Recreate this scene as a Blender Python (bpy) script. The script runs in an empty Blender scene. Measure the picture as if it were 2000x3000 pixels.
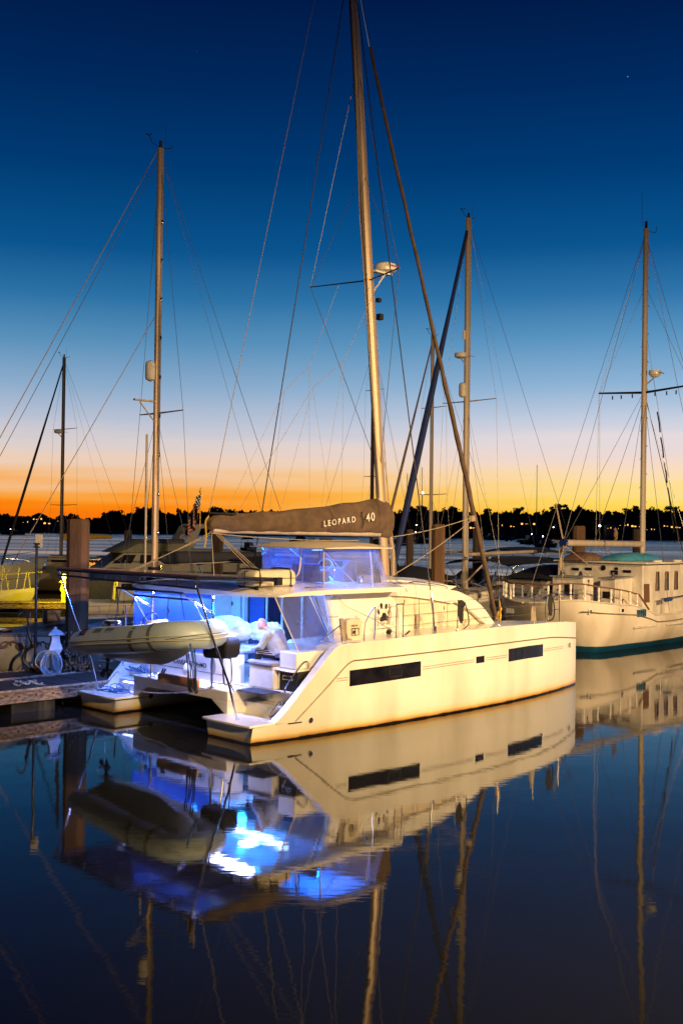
import bpy, bmesh, math, random
from mathutils import Vector, Matrix
random.seed(7)
SC = bpy.context.scene
COL = SC.collection
R = math.radians

# ------------------------------------------------------------------ camera
FOC = 3210.0; CAMH = 4.18; ROLL = math.atan(.012); PITCH = math.atan(50 / 3210.)
cd = bpy.data.cameras.new('camera'); cam = bpy.data.objects.new('camera', cd); COL.objects.link(cam)
cd.sensor_fit = 'VERTICAL'; cd.sensor_height = 36; cd.lens = 36 * FOC / 3000
cd.clip_start = .1; cd.clip_end = 5000
cam.matrix_world = Matrix.Translation((0, 0, CAMH)) @ Matrix.Rotation(R(90) + PITCH, 4, 'X') @ Matrix.Rotation(ROLL, 4, 'Z')
SC.camera = cam

# slip axis: all boats of the marina lie parallel to the catamaran
SX, SY = -1.6783, 21.1304
FX, FY = .70805, .70616
PX, PY = -.70616, .70805
HEAD = math.atan2(FY, FX)
def LW(s, t, z=0.): return Vector((SX + FX * s + PX * t, SY + FY * s + PY * t, z))

class Frame:
    def __init__(f, o, rz):
        f.o = Vector(o); f.rz = rz; f.m = Matrix.Translation(f.o) @ Matrix.Rotation(rz, 4, 'Z')
CAT = Frame(LW(0, 0), HEAD)
WORLD = Frame((0, 0, 0), 0)
OFF = {}

# ------------------------------------------------------------------ materials
MATS = {}
def nt(name):
    m = bpy.data.materials.new(name); m.use_nodes = True
    n = m.node_tree.nodes; l = m.node_tree.links
    return m, n, l, n['Principled BSDF']
def mat(name, col, rough=.5, metal=0., var=.12, scale=6., bump=.0, bscale=60., coat=0., emit=None, estr=0., trans=0., spec=None, stretch=(1, 1, 1), col2=None):
    if name in MATS: return MATS[name]
    m, n, l, p = nt(name)
    tc = n.new('ShaderNodeTexCoord'); mp = n.new('ShaderNodeMapping'); mp.inputs['Scale'].default_value = stretch
    l.new(tc.outputs['Object'], mp.inputs['Vector'])
    nz = n.new('ShaderNodeTexNoise'); nz.inputs['Scale'].default_value = scale; nz.inputs['Detail'].default_value = 6; nz.inputs['Roughness'].default_value = .62
    l.new(mp.outputs[0], nz.inputs['Vector'])
    rp = n.new('ShaderNodeValToRGB'); rp.color_ramp.elements[0].position = .32; rp.color_ramp.elements[1].position = .68
    c2 = col2 or [max(0, c * (1 - var * 1.6)) for c in col]
    rp.color_ramp.elements[0].color = (*c2, 1); rp.color_ramp.elements[1].color = (*[min(1, c * (1 + var * .4)) for c in col], 1)
    l.new(nz.outputs['Fac'], rp.inputs[0]); l.new(rp.outputs[0], p.inputs['Base Color'])
    p.inputs['Metallic'].default_value = metal
    mr = n.new('ShaderNodeMapRange'); mr.inputs['To Min'].default_value = max(.02, rough * .8); mr.inputs['To Max'].default_value = min(1, rough * 1.2)
    l.new(nz.outputs['Fac'], mr.inputs['Value']); l.new(mr.outputs[0], p.inputs['Roughness'])
    if coat: p.inputs['Coat Weight'].default_value = coat; p.inputs['Coat Roughness'].default_value = .08
    if spec is not None: p.inputs['Specular IOR Level'].default_value = spec
    if trans: p.inputs['Transmission Weight'].default_value = trans
    if emit: p.inputs['Emission Color'].default_value = (*emit, 1); p.inputs['Emission Strength'].default_value = estr
    if bump:
        n2 = n.new('ShaderNodeTexNoise'); n2.inputs['Scale'].default_value = bscale; n2.inputs['Detail'].default_value = 5
        l.new(mp.outputs[0], n2.inputs['Vector'])
        b = n.new('ShaderNodeBump'); b.inputs['Strength'].default_value = bump; b.inputs['Distance'].default_value = .02
        l.new(n2.outputs['Fac'], b.inputs['Height']); l.new(b.outputs[0], p.inputs['Normal'])
    MATS[name] = m
    return m

GEL = mat('gelcoat', (.82, .80, .76), .28, var=.05, scale=1.3, coat=.4)
GEL2 = mat('weathered_gelcoat', (.74, .70, .64), .5, var=.22, scale=2.2, bump=.15, bscale=9, stretch=(1, 1, .35))
GREYW = mat('dull_white_hull', (.30, .32, .33), .5, var=.2, scale=1.8)
NONSKID = mat('nonskid_deck', (.70, .69, .66), .75, var=.08, scale=5, bump=.4, bscale=180)
STEEL = mat('polished_steel', (.72, .72, .74), .16, 1., var=.05)
DSTEEL = mat('dark_tube', (.035, .035, .045), .3, .3, var=.2)
ALU = mat('mast_aluminium', (.50, .38, .28), .42, .35, var=.12, scale=3, stretch=(1, 1, .2))
ALUP = mat('painted_spar', (.48, .41, .34), .45, 0, var=.16, scale=3, stretch=(1, 1, .15))
ALUD = mat('dark_spar', (.10, .085, .09), .45, .3, var=.2)
TRACK = mat('sail_track', (.02, .02, .025), .5)
BLACK = mat('black_rubber', (.012, .012, .014), .5, var=.3)
GLASSD = mat('dark_window_glass', (.012, .011, .016), .07, var=.4, scale=3, spec=.6)
CANB = mat('brown_sail_canvas', (.125, .080, .055), .85, var=.3, scale=3, bump=1., bscale=7)
CANN = mat('navy_canvas', (.012, .016, .035), .8, var=.3, bump=.3, bscale=20)
CANC = mat('cream_canvas', (.70, .62, .50), .8, var=.1, scale=2.2, bump=.35, bscale=7)
CANY = mat('yellow_canvas', (.55, .38, .02), .8, var=.2)
CANBL = mat('blue_canvas', (.012, .03, .16), .75, var=.25, scale=4)
ROPE = mat('pale_rope', (.42, .34, .26), .85, var=.25, scale=40)
ROPEY = mat('yellow_rope', (.55, .36, .05), .85, var=.25, scale=40)
ROPEB = mat('black_rope', (.012, .012, .015), .8)
ROPEBL = mat('blue_rope', (.03, .13, .34), .8, var=.3, scale=40)
WIRE = mat('rigging_wire', (.22, .21, .21), .4, .6)
WIRED = mat('dark_rigging_wire', (.03, .028, .035), .5, .3)
TEAK = mat('weathered_teak', (.22, .11, .055), .65, var=.35, scale=14, stretch=(.3, 3, 1))
PLANK = mat('raw_pine_board', (.52, .27, .13), .6, var=.22, scale=9, stretch=(3, .25, 1.5))
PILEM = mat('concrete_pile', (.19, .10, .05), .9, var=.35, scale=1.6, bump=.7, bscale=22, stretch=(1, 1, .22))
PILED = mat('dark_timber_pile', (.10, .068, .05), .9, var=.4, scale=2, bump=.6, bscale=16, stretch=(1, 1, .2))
OYST = mat('oyster_shells', (.30, .24, .18), .75, var=.7, scale=26, bump=.9, bscale=45)
HYP = mat('green_grey_hypalon', (.40, .50, .58), .42, var=.08, scale=2.4, coat=.12)
HYPD = mat('dark_hypalon_patch', (.13, .15, .14), .55)
HYPL = mat('light_rubbing_strake', (.52, .52, .42), .5)
CUSH = mat('grey_vinyl_cushion', (.28, .27, .34), .6, var=.08)
MATD = mat('dark_door_mat', (.02, .03, .06), .95, bump=.9, bscale=90)
SWEAT = mat('grey_sweatshirt', (.40, .43, .50), .9, var=.15, scale=9, bump=1., bscale=9)
TROU = mat('navy_tracksuit', (.004, .006, .018), .8)
SKIN = mat('skin', (.62, .33, .23), .5, var=.1, scale=12)
WCLOTH = mat('white_duvet', (.82, .84, .80), .9, var=.08, scale=3, bump=.7, bscale=7)
TEALC = mat('teal_paint', (.006, .11, .24), .55, var=.35, scale=5)
TEALK = mat('pale_teal_shell', (.06, .33, .52), .38, var=.15)
ORANGE = mat('orange_float', (.55, .17, .03), .6, var=.4, scale=9)
YEL = mat('yellow_plastic', (.65, .42, .03), .5)
PEDM = mat('pedestal_plastic', (.55, .66, .78), .4, var=.1)
DOCKF = mat('dock_fascia', (.34, .25, .18), .8, var=.6, scale=7, bump=.7, bscale=26, stretch=(1, 1, 3))
SIGN = mat('sign_face', (.55, .50, .40), .6, var=.1)
RED = mat('red_mark', (.5, .03, .03), .5)
INK = mat('black_marking', (.01, .01, .012), .5)
GOLD = mat('grey_gold_stripe', (.24, .21, .16), .4, .3)
WMARK = mat('white_marking', (.75, .72, .66), .5)
BOOT = mat('black_antifoul', (.012, .01, .01), .6)
BLUEPLY = mat('blue_drawing', (.04, .12, .4), .6)
FEATH = mat('feathers', (.23, .17, .11), .9, var=.4, scale=40)
LED = mat('led_strip_glow', (.5, .7, 1), .5, emit=(.30, .55, 1.), estr=5)
LAMPW = mat('white_lamp_glow', (1, 1, 1), .5, emit=(1, .97, .9), estr=14)
LAMPY = mat('warm_lamp_glow', (1, .8, .4), .5, emit=(1, .46, .09), estr=2.2)
LAMPG = mat('yellow_lamp_glow', (1, .9, .2), .5, emit=(1, .86, .12), estr=9)

def hull_mat(name, top, stain=(.50, .27, .05), boot=(.012, .01, .01), z0=.03, z1=.24, rough=.26, sv=.05, coat=.4):
    """white hull; a dirty orange-brown waterline scum fixed to the hull at its own height, black below"""
    m, n, l, p = nt(name)
    g = n.new('ShaderNodeNewGeometry'); sx = n.new('ShaderNodeSeparateXYZ'); l.new(g.outputs['Position'], sx.inputs[0])
    nz = n.new('ShaderNodeTexNoise'); nz.inputs['Scale'].default_value = 2.5; nz.inputs['Detail'].default_value = 6; l.new(g.outputs['Position'], nz.inputs['Vector'])
    ma = n.new('ShaderNodeMath'); ma.operation = 'MULTIPLY_ADD'; ma.inputs[1].default_value = .05; ma.inputs[2].default_value = -.025; l.new(nz.outputs['Fac'], ma.inputs[0])
    ad = n.new('ShaderNodeMath'); l.new(sx.outputs['Z'], ad.inputs[0]); l.new(ma.outputs[0], ad.inputs[1])
    mr = n.new('ShaderNodeMapRange'); mr.inputs['From Min'].default_value = 0; mr.inputs['From Max'].default_value = .6; l.new(ad.outputs[0], mr.inputs['Value'])
    cr = n.new('ShaderNodeValToRGB'); e = cr.color_ramp.elements
    e[0].position = 0; e[0].color = (*boot, 1); e[1].position = 1; e[1].color = (*top, 1)
    for pos, c in ((z0 / .6, boot), (z0 / .6 + .03, stain), ((z0 + z1) / 1.2, [a * b for a, b in zip((.92, .82, .55), top)]), (z1 / .6, [a * .93 for a in top])):
        q = e.new(pos); q.color = (*c, 1)
    l.new(mr.outputs[0], cr.inputs[0])
    n2 = n.new('ShaderNodeTexNoise'); n2.inputs['Scale'].default_value = .8; n2.inputs['Detail'].default_value = 7
    mp = n.new('ShaderNodeMapping'); mp.inputs['Scale'].default_value = (1, 1, .3); l.new(g.outputs['Position'], mp.inputs[0]); l.new(mp.outputs[0], n2.inputs['Vector'])
    mx = n.new('ShaderNodeMix'); mx.data_type = 'RGBA'; mx.blend_type = 'MULTIPLY'; mx.inputs[0].default_value = 1
    r2 = n.new('ShaderNodeValToRGB'); r2.color_ramp.elements[0].position = .35; r2.color_ramp.elements[0].color = (1 - sv * 2, 1 - sv * 2.2, 1 - sv * 2.6, 1); r2.color_ramp.elements[1].position = .58; r2.color_ramp.elements[1].color = (1, 1, 1, 1)
    l.new(n2.outputs['Fac'], r2.inputs[0]); l.new(cr.outputs[0], mx.inputs[6]); l.new(r2.outputs[0], mx.inputs[7]); l.new(mx.outputs[2], p.inputs['Base Color'])
    p.inputs['Roughness'].default_value = rough; p.inputs['Coat Weight'].default_value = coat; p.inputs['Coat Roughness'].default_value = .06
    b = n.new('ShaderNodeBump'); b.inputs['Strength'].default_value = .05; b.inputs['Distance'].default_value = .05; l.new(n2.outputs['Fac'], b.inputs['Height']); l.new(b.outputs[0], p.inputs['Normal'])
    return m
CATHULL = hull_mat('catamaran_hull', (.80, .785, .74), sv=.10)
TRHULL = hull_mat('motorsailer_hull', (.76, .71, .64), stain=(.005, .09, .20), boot=(.004, .07, .17), z0=.20, z1=.24, rough=.42, sv=.14, coat=.1)
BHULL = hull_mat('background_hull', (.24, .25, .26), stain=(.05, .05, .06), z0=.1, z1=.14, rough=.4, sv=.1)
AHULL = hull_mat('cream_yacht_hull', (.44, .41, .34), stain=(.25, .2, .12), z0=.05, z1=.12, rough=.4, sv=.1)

def clear_mat(name, tint, alpha, rough=.08, gloss=.12, translucent=.0):
    """thin see-through sheet: part clear, part milky, part mirror"""
    m = bpy.data.materials.new(name); m.use_nodes = True; n = m.node_tree.nodes; l = m.node_tree.links
    for x in list(n): n.remove(x)
    o = n.new('ShaderNodeOutputMaterial'); t = n.new('ShaderNodeBsdfTransparent'); t.inputs[0].default_value = (.97, .97, .98, 1)
    d = n.new('ShaderNodeBsdfDiffuse'); d.inputs[0].default_value = (*tint, 1)
    tl = n.new('ShaderNodeBsdfTranslucent'); tl.inputs[0].default_value = (*tint, 1)
    g = n.new('ShaderNodeBsdfGlossy'); g.inputs['Roughness'].default_value = rough
    tc = n.new('ShaderNodeTexCoord'); nz = n.new('ShaderNodeTexNoise'); nz.inputs['Scale'].default_value = 3; nz.inputs['Detail'].default_value = 4; l.new(tc.outputs['Object'], nz.inputs['Vector'])
    b = n.new('ShaderNodeBump'); b.inputs['Strength'].default_value = .35; b.inputs['Distance'].default_value = .05; l.new(nz.outputs['Fac'], b.inputs['Height']); l.new(b.outputs[0], g.inputs['Normal'])
    m0 = n.new('ShaderNodeMixShader'); m0.inputs[0].default_value = translucent; l.new(d.outputs[0], m0.inputs[1]); l.new(tl.outputs[0], m0.inputs[2])
    mr = n.new('ShaderNodeMapRange'); mr.inputs['To Min'].default_value = max(0, alpha - .12); mr.inputs['To Max'].default_value = min(1, alpha + .12); l.new(nz.outputs['Fac'], mr.inputs['Value'])
    m1 = n.new('ShaderNodeMixShader'); l.new(mr.outputs[0], m1.inputs[0]); l.new(t.outputs[0], m1.inputs[1]); l.new(m0.outputs[0], m1.inputs[2])
    m2 = n.new('ShaderNodeMixShader'); m2.inputs[0].default_value = gloss; l.new(m1.outputs[0], m2.inputs[1]); l.new(g.outputs[0], m2.inputs[2])
    l.new(m2.outputs[0], o.inputs[0])
    return m
VINYL = clear_mat('clear_vinyl', (.45, .52, .9), .24, gloss=.14)
CURT = clear_mat('hazy_vinyl_curtain', (.05, .15, .60), .66, rough=.3, gloss=.05, translucent=.75)
MESHC = clear_mat('grey_mesh_curtain', (.12, .14, .24), .66, rough=.6, gloss=.02, translucent=.35)

# ------------------------------------------------------------------ mesh builder
class MB:
    def __init__(s): s.v = []; s.f = []; s.m = []
    def add(s, vs, fs, mi=0):
        b = len(s.v); s.v += [Vector(v) for v in vs]; s.f += [[b + i for i in f] for f in fs]; s.m += [mi] * len(fs); return s
    def box(s, x0, x1, y0, y1, z0, z1, mi=0):
        return s.add([(x0, y0, z0), (x1, y0, z0), (x1, y1, z0), (x0, y1, z0), (x0, y0, z1), (x1, y0, z1), (x1, y1, z1), (x0, y1, z1)],
                     [(0, 3, 2, 1), (4, 5, 6, 7), (0, 1, 5, 4), (1, 2, 6, 5), (2, 3, 7, 6), (3, 0, 4, 7)], mi)
    def prism(s, poly, a, b, ax='y', mi=0):
        """polygon in the two other axes, extruded along ax from a to b"""
        def mk(p, h): return {'y': (p[0], h, p[1]), 'z': (p[0], p[1], h), 'x': (h, p[0], p[1])}[ax]
        n = len(poly); vs = [mk(p, a) for p in poly] + [mk(p, b) for p in poly]
        fs = [tuple(range(n)), tuple(range(2 * n - 1, n - 1, -1))] + [(i, i + n, (i + 1) % n + n, (i + 1) % n) for i in range(n)]
        return s.add(vs, fs, mi)
    def loft(s, rings, closed=True, cap=True, mi=0, mfun=None):
        n = len(rings[0]); vs = [v for r in rings for v in r]; fs = []
        for i in range(len(rings) - 1):
            for j in range(n if closed else n - 1):
                k = (j + 1) % n; fs.append((i * n + j, i * n + k, (i + 1) * n + k, (i + 1) * n + j))
        if cap and closed: fs.append(tuple(reversed(range(n)))); fs.append(tuple(range((len(rings) - 1) * n, len(rings) * n)))
        b = len(s.f); s.add(vs, fs, mi)
        if mfun:
            for q in range(b, len(s.f)):
                c = sum((s.v[i] for i in s.f[q]), Vector()) / len(s.f[q]); s.m[q] = mfun(c)
        return s
    def tube(s, pts, r, n=6, closed=False, mi=0, flat=1.):
        pts = [Vector(p) for p in pts]; N = len(pts); rr = r if isinstance(r, (list, tuple)) else [r] * N
        rings = []; up = Vector((0, 0, 1))
        for i, p in enumerate(pts):
            if closed: t = pts[(i + 1) % N] - pts[i - 1]
            else: t = pts[min(i + 1, N - 1)] - pts[max(i - 1, 0)]
            t = t.normalized() if t.length > 1e-9 else Vector((0, 0, 1))
            if i == 0:
                if abs(t.dot(up)) > .95: up = Vector((1, 0, 0))
            a = t.cross(up)
            if a.length < 1e-4: a = t.cross(Vector((.3, 1, .1)))
            a.normalize(); b = t.cross(a).normalized(); up = -b if (-b).dot(up) > 0 else b
            b = t.cross(a).normalized()
            rings.append([p + a * math.cos(2 * math.pi * k / n) * rr[i] + b * math.sin(2 * math.pi * k / n) * rr[i] * flat for k in range(n)])
        if closed: rings.append(rings[0])
        return s.loft(rings, cap=not closed, mi=mi)
    def ell(s, c, r, nu=12, nv=8, mi=0, M=None, fn=None):
        vs = []; c = Vector(c)
        for i in range(nv + 1):
            th = math.pi * i / nv
            for j in range(nu):
                ph = 2 * math.pi * j / nu
                d = Vector((math.sin(th) * math.cos(ph), math.sin(th) * math.sin(ph), math.cos(th)))
                k = fn(d) if fn else 1.
                q = Vector((d.x * r[0] * k, d.y * r[1] * k, d.z * r[2] * k))
                if M: q = M @ q
                vs.append(c + q)
        fs = []
        for i in range(nv):
            for j in range(nu):
                k = (j + 1) % nu
                if i == 0: fs.append((j, nu + j, nu + k))
                elif i == nv - 1: fs.append((i * nu + j, (i + 1) * nu + j, i * nu + k))
                else: fs.append((i * nu + j, (i + 1) * nu + j, (i + 1) * nu + k, i * nu + k))
        return s.add(vs, fs, mi)
    def lathe(s, c, prof, n=12, mi=0):
        c = Vector(c); rings = [[c + Vector((r * math.cos(2 * math.pi * k / n), r * math.sin(2 * math.pi * k / n), z)) for k in range(n)] for r, z in prof]
        return s.loft(rings, mi=mi)
    def grid(s, f, nu, nv, th=0., mi=0, mfun=None):
        """sheet from f(u, v) with thickness th"""
        P = [[Vector(f(i / nu, j / nv)) for j in range(nv + 1)] for i in range(nu + 1)]
        vs = [p for r in P for p in r]; n = nv + 1
        fs = [(i * n + j, (i + 1) * n + j, (i + 1) * n + j + 1, i * n + j + 1) for i in range(nu) for j in range(nv)]
        if th:
            N = []
            for i in range(nu + 1):
                for j in range(nv + 1):
                    a = P[min(i + 1, nu)][j] - P[max(i - 1, 0)][j]; b = P[i][min(j + 1, nv)] - P[i][max(j - 1, 0)]
                    q = a.cross(b); N.append(q.normalized() if q.length > 1e-12 else Vector((0, 0, 1)))
            B = len(vs); base = list(vs); vs = vs + [p + q * th for p, q in zip(base, N)]
            fs = fs + [tuple(B + i for i in reversed(f_)) for f_ in fs]
            for i in range(nu): fs += [(i * n, B + i * n, B + (i + 1) * n, (i + 1) * n), (i * n + nv, (i + 1) * n + nv, B + (i + 1) * n + nv, B + i * n + nv)]
            for j in range(nv): fs += [(j, j + 1, B + j + 1, B + j), (nu * n + j, B + nu * n + j, B + nu * n + j + 1, nu * n + j + 1)]
        b = len(s.f); s.add(vs, fs, mi)
        if mfun:
            for q in range(b, len(s.f)):
                k = (q - b) % (nu * nv) if q - b < 2 * nu * nv else 0
                s.m[q] = mfun((k // nv + .5) / nu, (k % nv + .5) / nv)
        return s
    def build(s, name, mats, parent=None, smooth=True, ang=38, bevel=0., sub=0, remesh=0.):
        me = bpy.data.meshes.new(name); off = OFF.get(parent.name, Vector()) if parent else Vector()
        me.from_pydata([v - off for v in s.v], [], s.f)
        for m in (mats if isinstance(mats, (list, tuple)) else [mats]): me.materials.append(m)
        me.polygons.foreach_set('material_index', s.m)
        bm = bmesh.new(); bm.from_mesh(me); bmesh.ops.recalc_face_normals(bm, faces=bm.faces); bm.to_mesh(me); bm.free()
        if smooth:
            me.polygons.foreach_set('use_smooth', [True] * len(me.polygons))
            try: me.set_sharp_from_angle(angle=R(ang))
            except Exception: pass
        o = bpy.data.objects.new(name, me); COL.objects.link(o)
        if parent: o.parent = parent; OFF[o.name] = off
        if remesh:
            q = o.modifiers.new('remesh', 'REMESH'); q.mode = 'VOXEL'; q.voxel_size = remesh; q.use_smooth_shade = True
            q = o.modifiers.new('smooth', 'SMOOTH'); q.factor = .5; q.iterations = 4
        if bevel:
            q = o.modifiers.new('bevel', 'BEVEL'); q.width = bevel; q.segments = 2; q.limit_method = 'ANGLE'; q.angle_limit = R(40)
        if sub: q = o.modifiers.new('sub', 'SUBSURF'); q.levels = sub; q.render_levels = sub
        return o

def tag(o, label=None, cat=None, group=None, kind=None):
    if label: o['label'] = label
    if cat: o['category'] = cat
    if group: o['group'] = group
    if kind: o['kind'] = kind
    return o
def thing(name, label, cat, fr, base=(0, 0, 0), group=None):
    """an Empty at the thing's base; all its parts are modelled in the coordinates of the frame fr"""
    o = bpy.data.objects.new(name, None); COL.objects.link(o); o.empty_display_size = .2
    b = Vector(base); o.location = fr.m @ b; o.rotation_euler = (0, 0, fr.rz); OFF[o.name] = b
    tag(o, label, cat, group); return o
def single(mb, name, label, cat, fr, base, mats, group=None, **kw):
    """a thing that is one mesh"""
    e = type('E', (), {})(); b = Vector(base)
    for i, v in enumerate(mb.v): mb.v[i] = v - b
    o = mb.build(name, mats, None, **kw); o.location = fr.m @ b; o.rotation_euler = (0, 0, fr.rz)
    return tag(o, label, cat, group)
def text_part(name, s, size, origin, u, v, m, parent, ext=.002, bold=0., spacing=1.):
    cu = bpy.data.curves.new(name, 'FONT'); cu.body = s; cu.size = size; cu.extrude = ext; cu.offset = bold; cu.space_character = spacing
    t = bpy.data.objects.new(name + '_src', cu); COL.objects.link(t)
    dg = bpy.context.evaluated_depsgraph_get(); me = bpy.data.meshes.new_from_object(t.evaluated_get(dg))
    bpy.data.objects.remove(t); bpy.data.curves.remove(cu)
    u = Vector(u).normalized(); v = Vector(v).normalized(); w = u.cross(v); o = Vector(origin)
    off = OFF.get(parent.name, Vector())
    for q in me.vertices: q.co = o + u * q.co.x + v * q.co.y + w * q.co.z - off
    me.materials.clear(); me.materials.append(m)
    ob = bpy.data.objects.new(name, me); COL.objects.link(ob); ob.parent = parent; OFF[ob.name] = off
    return ob
def sag(a, b, d, n=10):
    a = Vector(a); b = Vector(b)
    return [a.lerp(b, i / n) - Vector((0, 0, d * 4 * (i / n) * (1 - i / n))) for i in range(n + 1)]
def interp(x, xs, ys):
    if x <= xs[0]: return ys[0]
    for i in range(len(xs) - 1):
        if x <= xs[i + 1]:
            k = (x - xs[i]) / (xs[i + 1] - xs[i]); return ys[i] + (ys[i + 1] - ys[i]) * k
    return ys[-1]
def catmull(pts, n=6):
    pts = [Vector(p) for p in pts]; o = []
    for i in range(len(pts) - 1):
        p0 = pts[max(i - 1, 0)]; p1 = pts[i]; p2 = pts[i + 1]; p3 = pts[min(i + 2, len(pts) - 1)]
        for k in range(n):
            t = k / n; o.append(.5 * ((2 * p1) + (p2 - p0) * t + (2 * p0 - 5 * p1 + 4 * p2 - p3) * t * t + (3 * p1 - p0 - 3 * p2 + p3) * t ** 3))
    o.append(pts[-1]); return o

# ------------------------------------------------------------------ sky (an hour after sunset, glow low over the far shore)
w = bpy.data.worlds.new('World'); SC.world = w; w.use_nodes = True
n = w.node_tree.nodes; l = w.node_tree.links; bg = n['Background']
tc = n.new('ShaderNodeTexCoord'); sx = n.new('ShaderNodeSeparateXYZ'); l.new(tc.outputs['Generated'], sx.inputs[0])
mpn = n.new('ShaderNodeMapping'); mpn.inputs['Scale'].default_value = (1.4, 1.4, 26); l.new(tc.outputs['Generated'], mpn.inputs[0])
cl = n.new('ShaderNodeTexNoise'); cl.inputs['Scale'].default_value = 2.6; cl.inputs['Detail'].default_value = 4; l.new(mpn.outputs[0], cl.inputs['Vector'])
def s2l(c): return [((x / 255 + .055) / 1.055) ** 2.4 if x > 10 else x / 255 / 12.92 for x in c]
LEFT = [(0, (240, 88, 14)), (1.0, (252, 128, 12)), (1.5, (253, 142, 20)), (2.1, (251, 164, 64)), (2.8, (245, 190, 134)), (3.8, (236, 207, 186)), (5.0, (218, 207, 206)), (6.2, (186, 194, 212)), (7.6, (140, 172, 204)), (9.4, (88, 144, 186)), (11.6, (44, 114, 166)), (14, (10, 84, 142)), (18, (0, 58, 114)), (22, (0, 40, 92)), (26, (0, 26, 72)), (35, (1, 16, 44)), (90, (2, 8, 28))]
RIGHT = [(0, (254, 170, 30)), (1.0, (255, 205, 60)), (1.7, (255, 221, 105)), (2.4, (255, 224, 150)), (3.2, (252, 222, 182)), (4.2, (244, 218, 204)), (5.4, (228, 218, 222)), (6.6, (194, 205, 224)), (8, (142, 180, 214)), (9.8, (92, 150, 194)), (12, (46, 116, 170)), (14.4, (10, 85, 144)), (18, (0, 60, 118)), (22, (0, 42, 95)), (26, (0, 26, 72)), (35, (1, 16, 44)), (90, (2, 8, 28))]
fac = n.new('ShaderNodeMapRange'); fac.inputs['From Min'].default_value = 0; fac.inputs['From Max'].default_value = 1
cm = n.new('ShaderNodeMath'); cm.operation = 'MULTIPLY_ADD'; cm.inputs[1].default_value = .052; cm.inputs[2].default_value = -.026; l.new(cl.outputs['Fac'], cm.inputs[0])
az = n.new('ShaderNodeMath'); lowz = n.new('ShaderNodeMapRange'); lowz.inputs['From Min'].default_value = .03; lowz.inputs['From Max'].default_value = .12; lowz.inputs['To Min'].default_value = 1; lowz.inputs['To Max'].default_value = 0; l.new(sx.outputs['Z'], lowz.inputs['Value'])
cz_ = n.new('ShaderNodeMath'); cz_.operation = 'MULTIPLY'; l.new(cm.outputs[0], cz_.inputs[0]); l.new(lowz.outputs[0], cz_.inputs[1])
l.new(sx.outputs['Z'], az.inputs[0]); l.new(cz_.outputs[0], az.inputs[1])
ab = n.new('ShaderNodeMath'); ab.operation = 'SQRT'; mxz = n.new('ShaderNodeMath'); mxz.operation = 'MAXIMUM'; mxz.inputs[1].default_value = 0
l.new(az.outputs[0], mxz.inputs[0]); l.new(mxz.outputs[0], ab.inputs[0])
def skyramp(tab):
    r = n.new('ShaderNodeValToRGB'); e = r.color_ramp.elements
    for i, (d, c) in enumerate(tab):
        d = d * (.88 if d < 7 else (.94 if d < 9 else 1))
        pos = math.sqrt(math.sin(R(d))); q = e[0] if i == 0 else (e[1] if i == 1 else e.new(pos)); q.position = pos; q.color = (*s2l(c), 1)
    l.new(ab.outputs[0], r.inputs[0]); return r
ra = skyramp(LEFT); rb = skyramp(RIGHT)
mz = n.new('ShaderNodeMapRange'); mz.inputs['From Min'].default_value = -.20; mz.inputs['From Max'].default_value = .30; mz.interpolation_type = 'SMOOTHSTEP'; l.new(sx.outputs['X'], mz.inputs['Value'])
mix = n.new('ShaderNodeMix'); mix.data_type = 'RGBA'; l.new(mz.outputs[0], mix.inputs[0]); l.new(ra.outputs[0], mix.inputs[6]); l.new(rb.outputs[0], mix.inputs[7])
# the half of the sky behind the camera has no afterglow
rc = skyramp([(0, (26, 34, 62)), (10, (18, 34, 74)), (30, (6, 18, 52)), (90, (2, 8, 28))])
my = n.new('ShaderNodeMapRange'); my.inputs['From Min'].default_value = -.2; my.inputs['From Max'].default_value = .7; my.interpolation_type = 'SMOOTHSTEP'; l.new(sx.outputs['Y'], my.inputs['Value'])
m3 = n.new('ShaderNodeMix'); m3.data_type = 'RGBA'; l.new(my.outputs[0], m3.inputs[0]); l.new(rc.outputs[0], m3.inputs[6]); l.new(mix.outputs[2], m3.inputs[7])
# a handful of stars
vo = n.new('ShaderNodeTexVoronoi'); vo.inputs['Scale'].default_value = 30; l.new(tc.outputs['Generated'], vo.inputs['Vector'])
st = n.new('ShaderNodeMath'); st.operation = 'LESS_THAN'; st.inputs[1].default_value = .011; l.new(vo.outputs['Distance'], st.inputs[0])
zz = n.new('ShaderNodeMath'); zz.operation = 'GREATER_THAN'; zz.inputs[1].default_value = .13; l.new(sx.outputs['Z'], zz.inputs[0])
s2 = n.new('ShaderNodeMath'); s2.operation = 'MULTIPLY'; l.new(st.outputs[0], s2.inputs[0]); l.new(zz.outputs[0], s2.inputs[1])
s3 = n.new('ShaderNodeMix'); s3.data_type = 'RGBA'; s3.blend_type = 'ADD'; l.new(s2.outputs[0], s3.inputs[0]); l.new(m3.outputs[2], s3.inputs[6]); s3.inputs[7].default_value = (.35, .4, .5, 1)
l.new(s3.outputs[2], bg.inputs[0]); bg.inputs[1].default_value = 1.0

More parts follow.
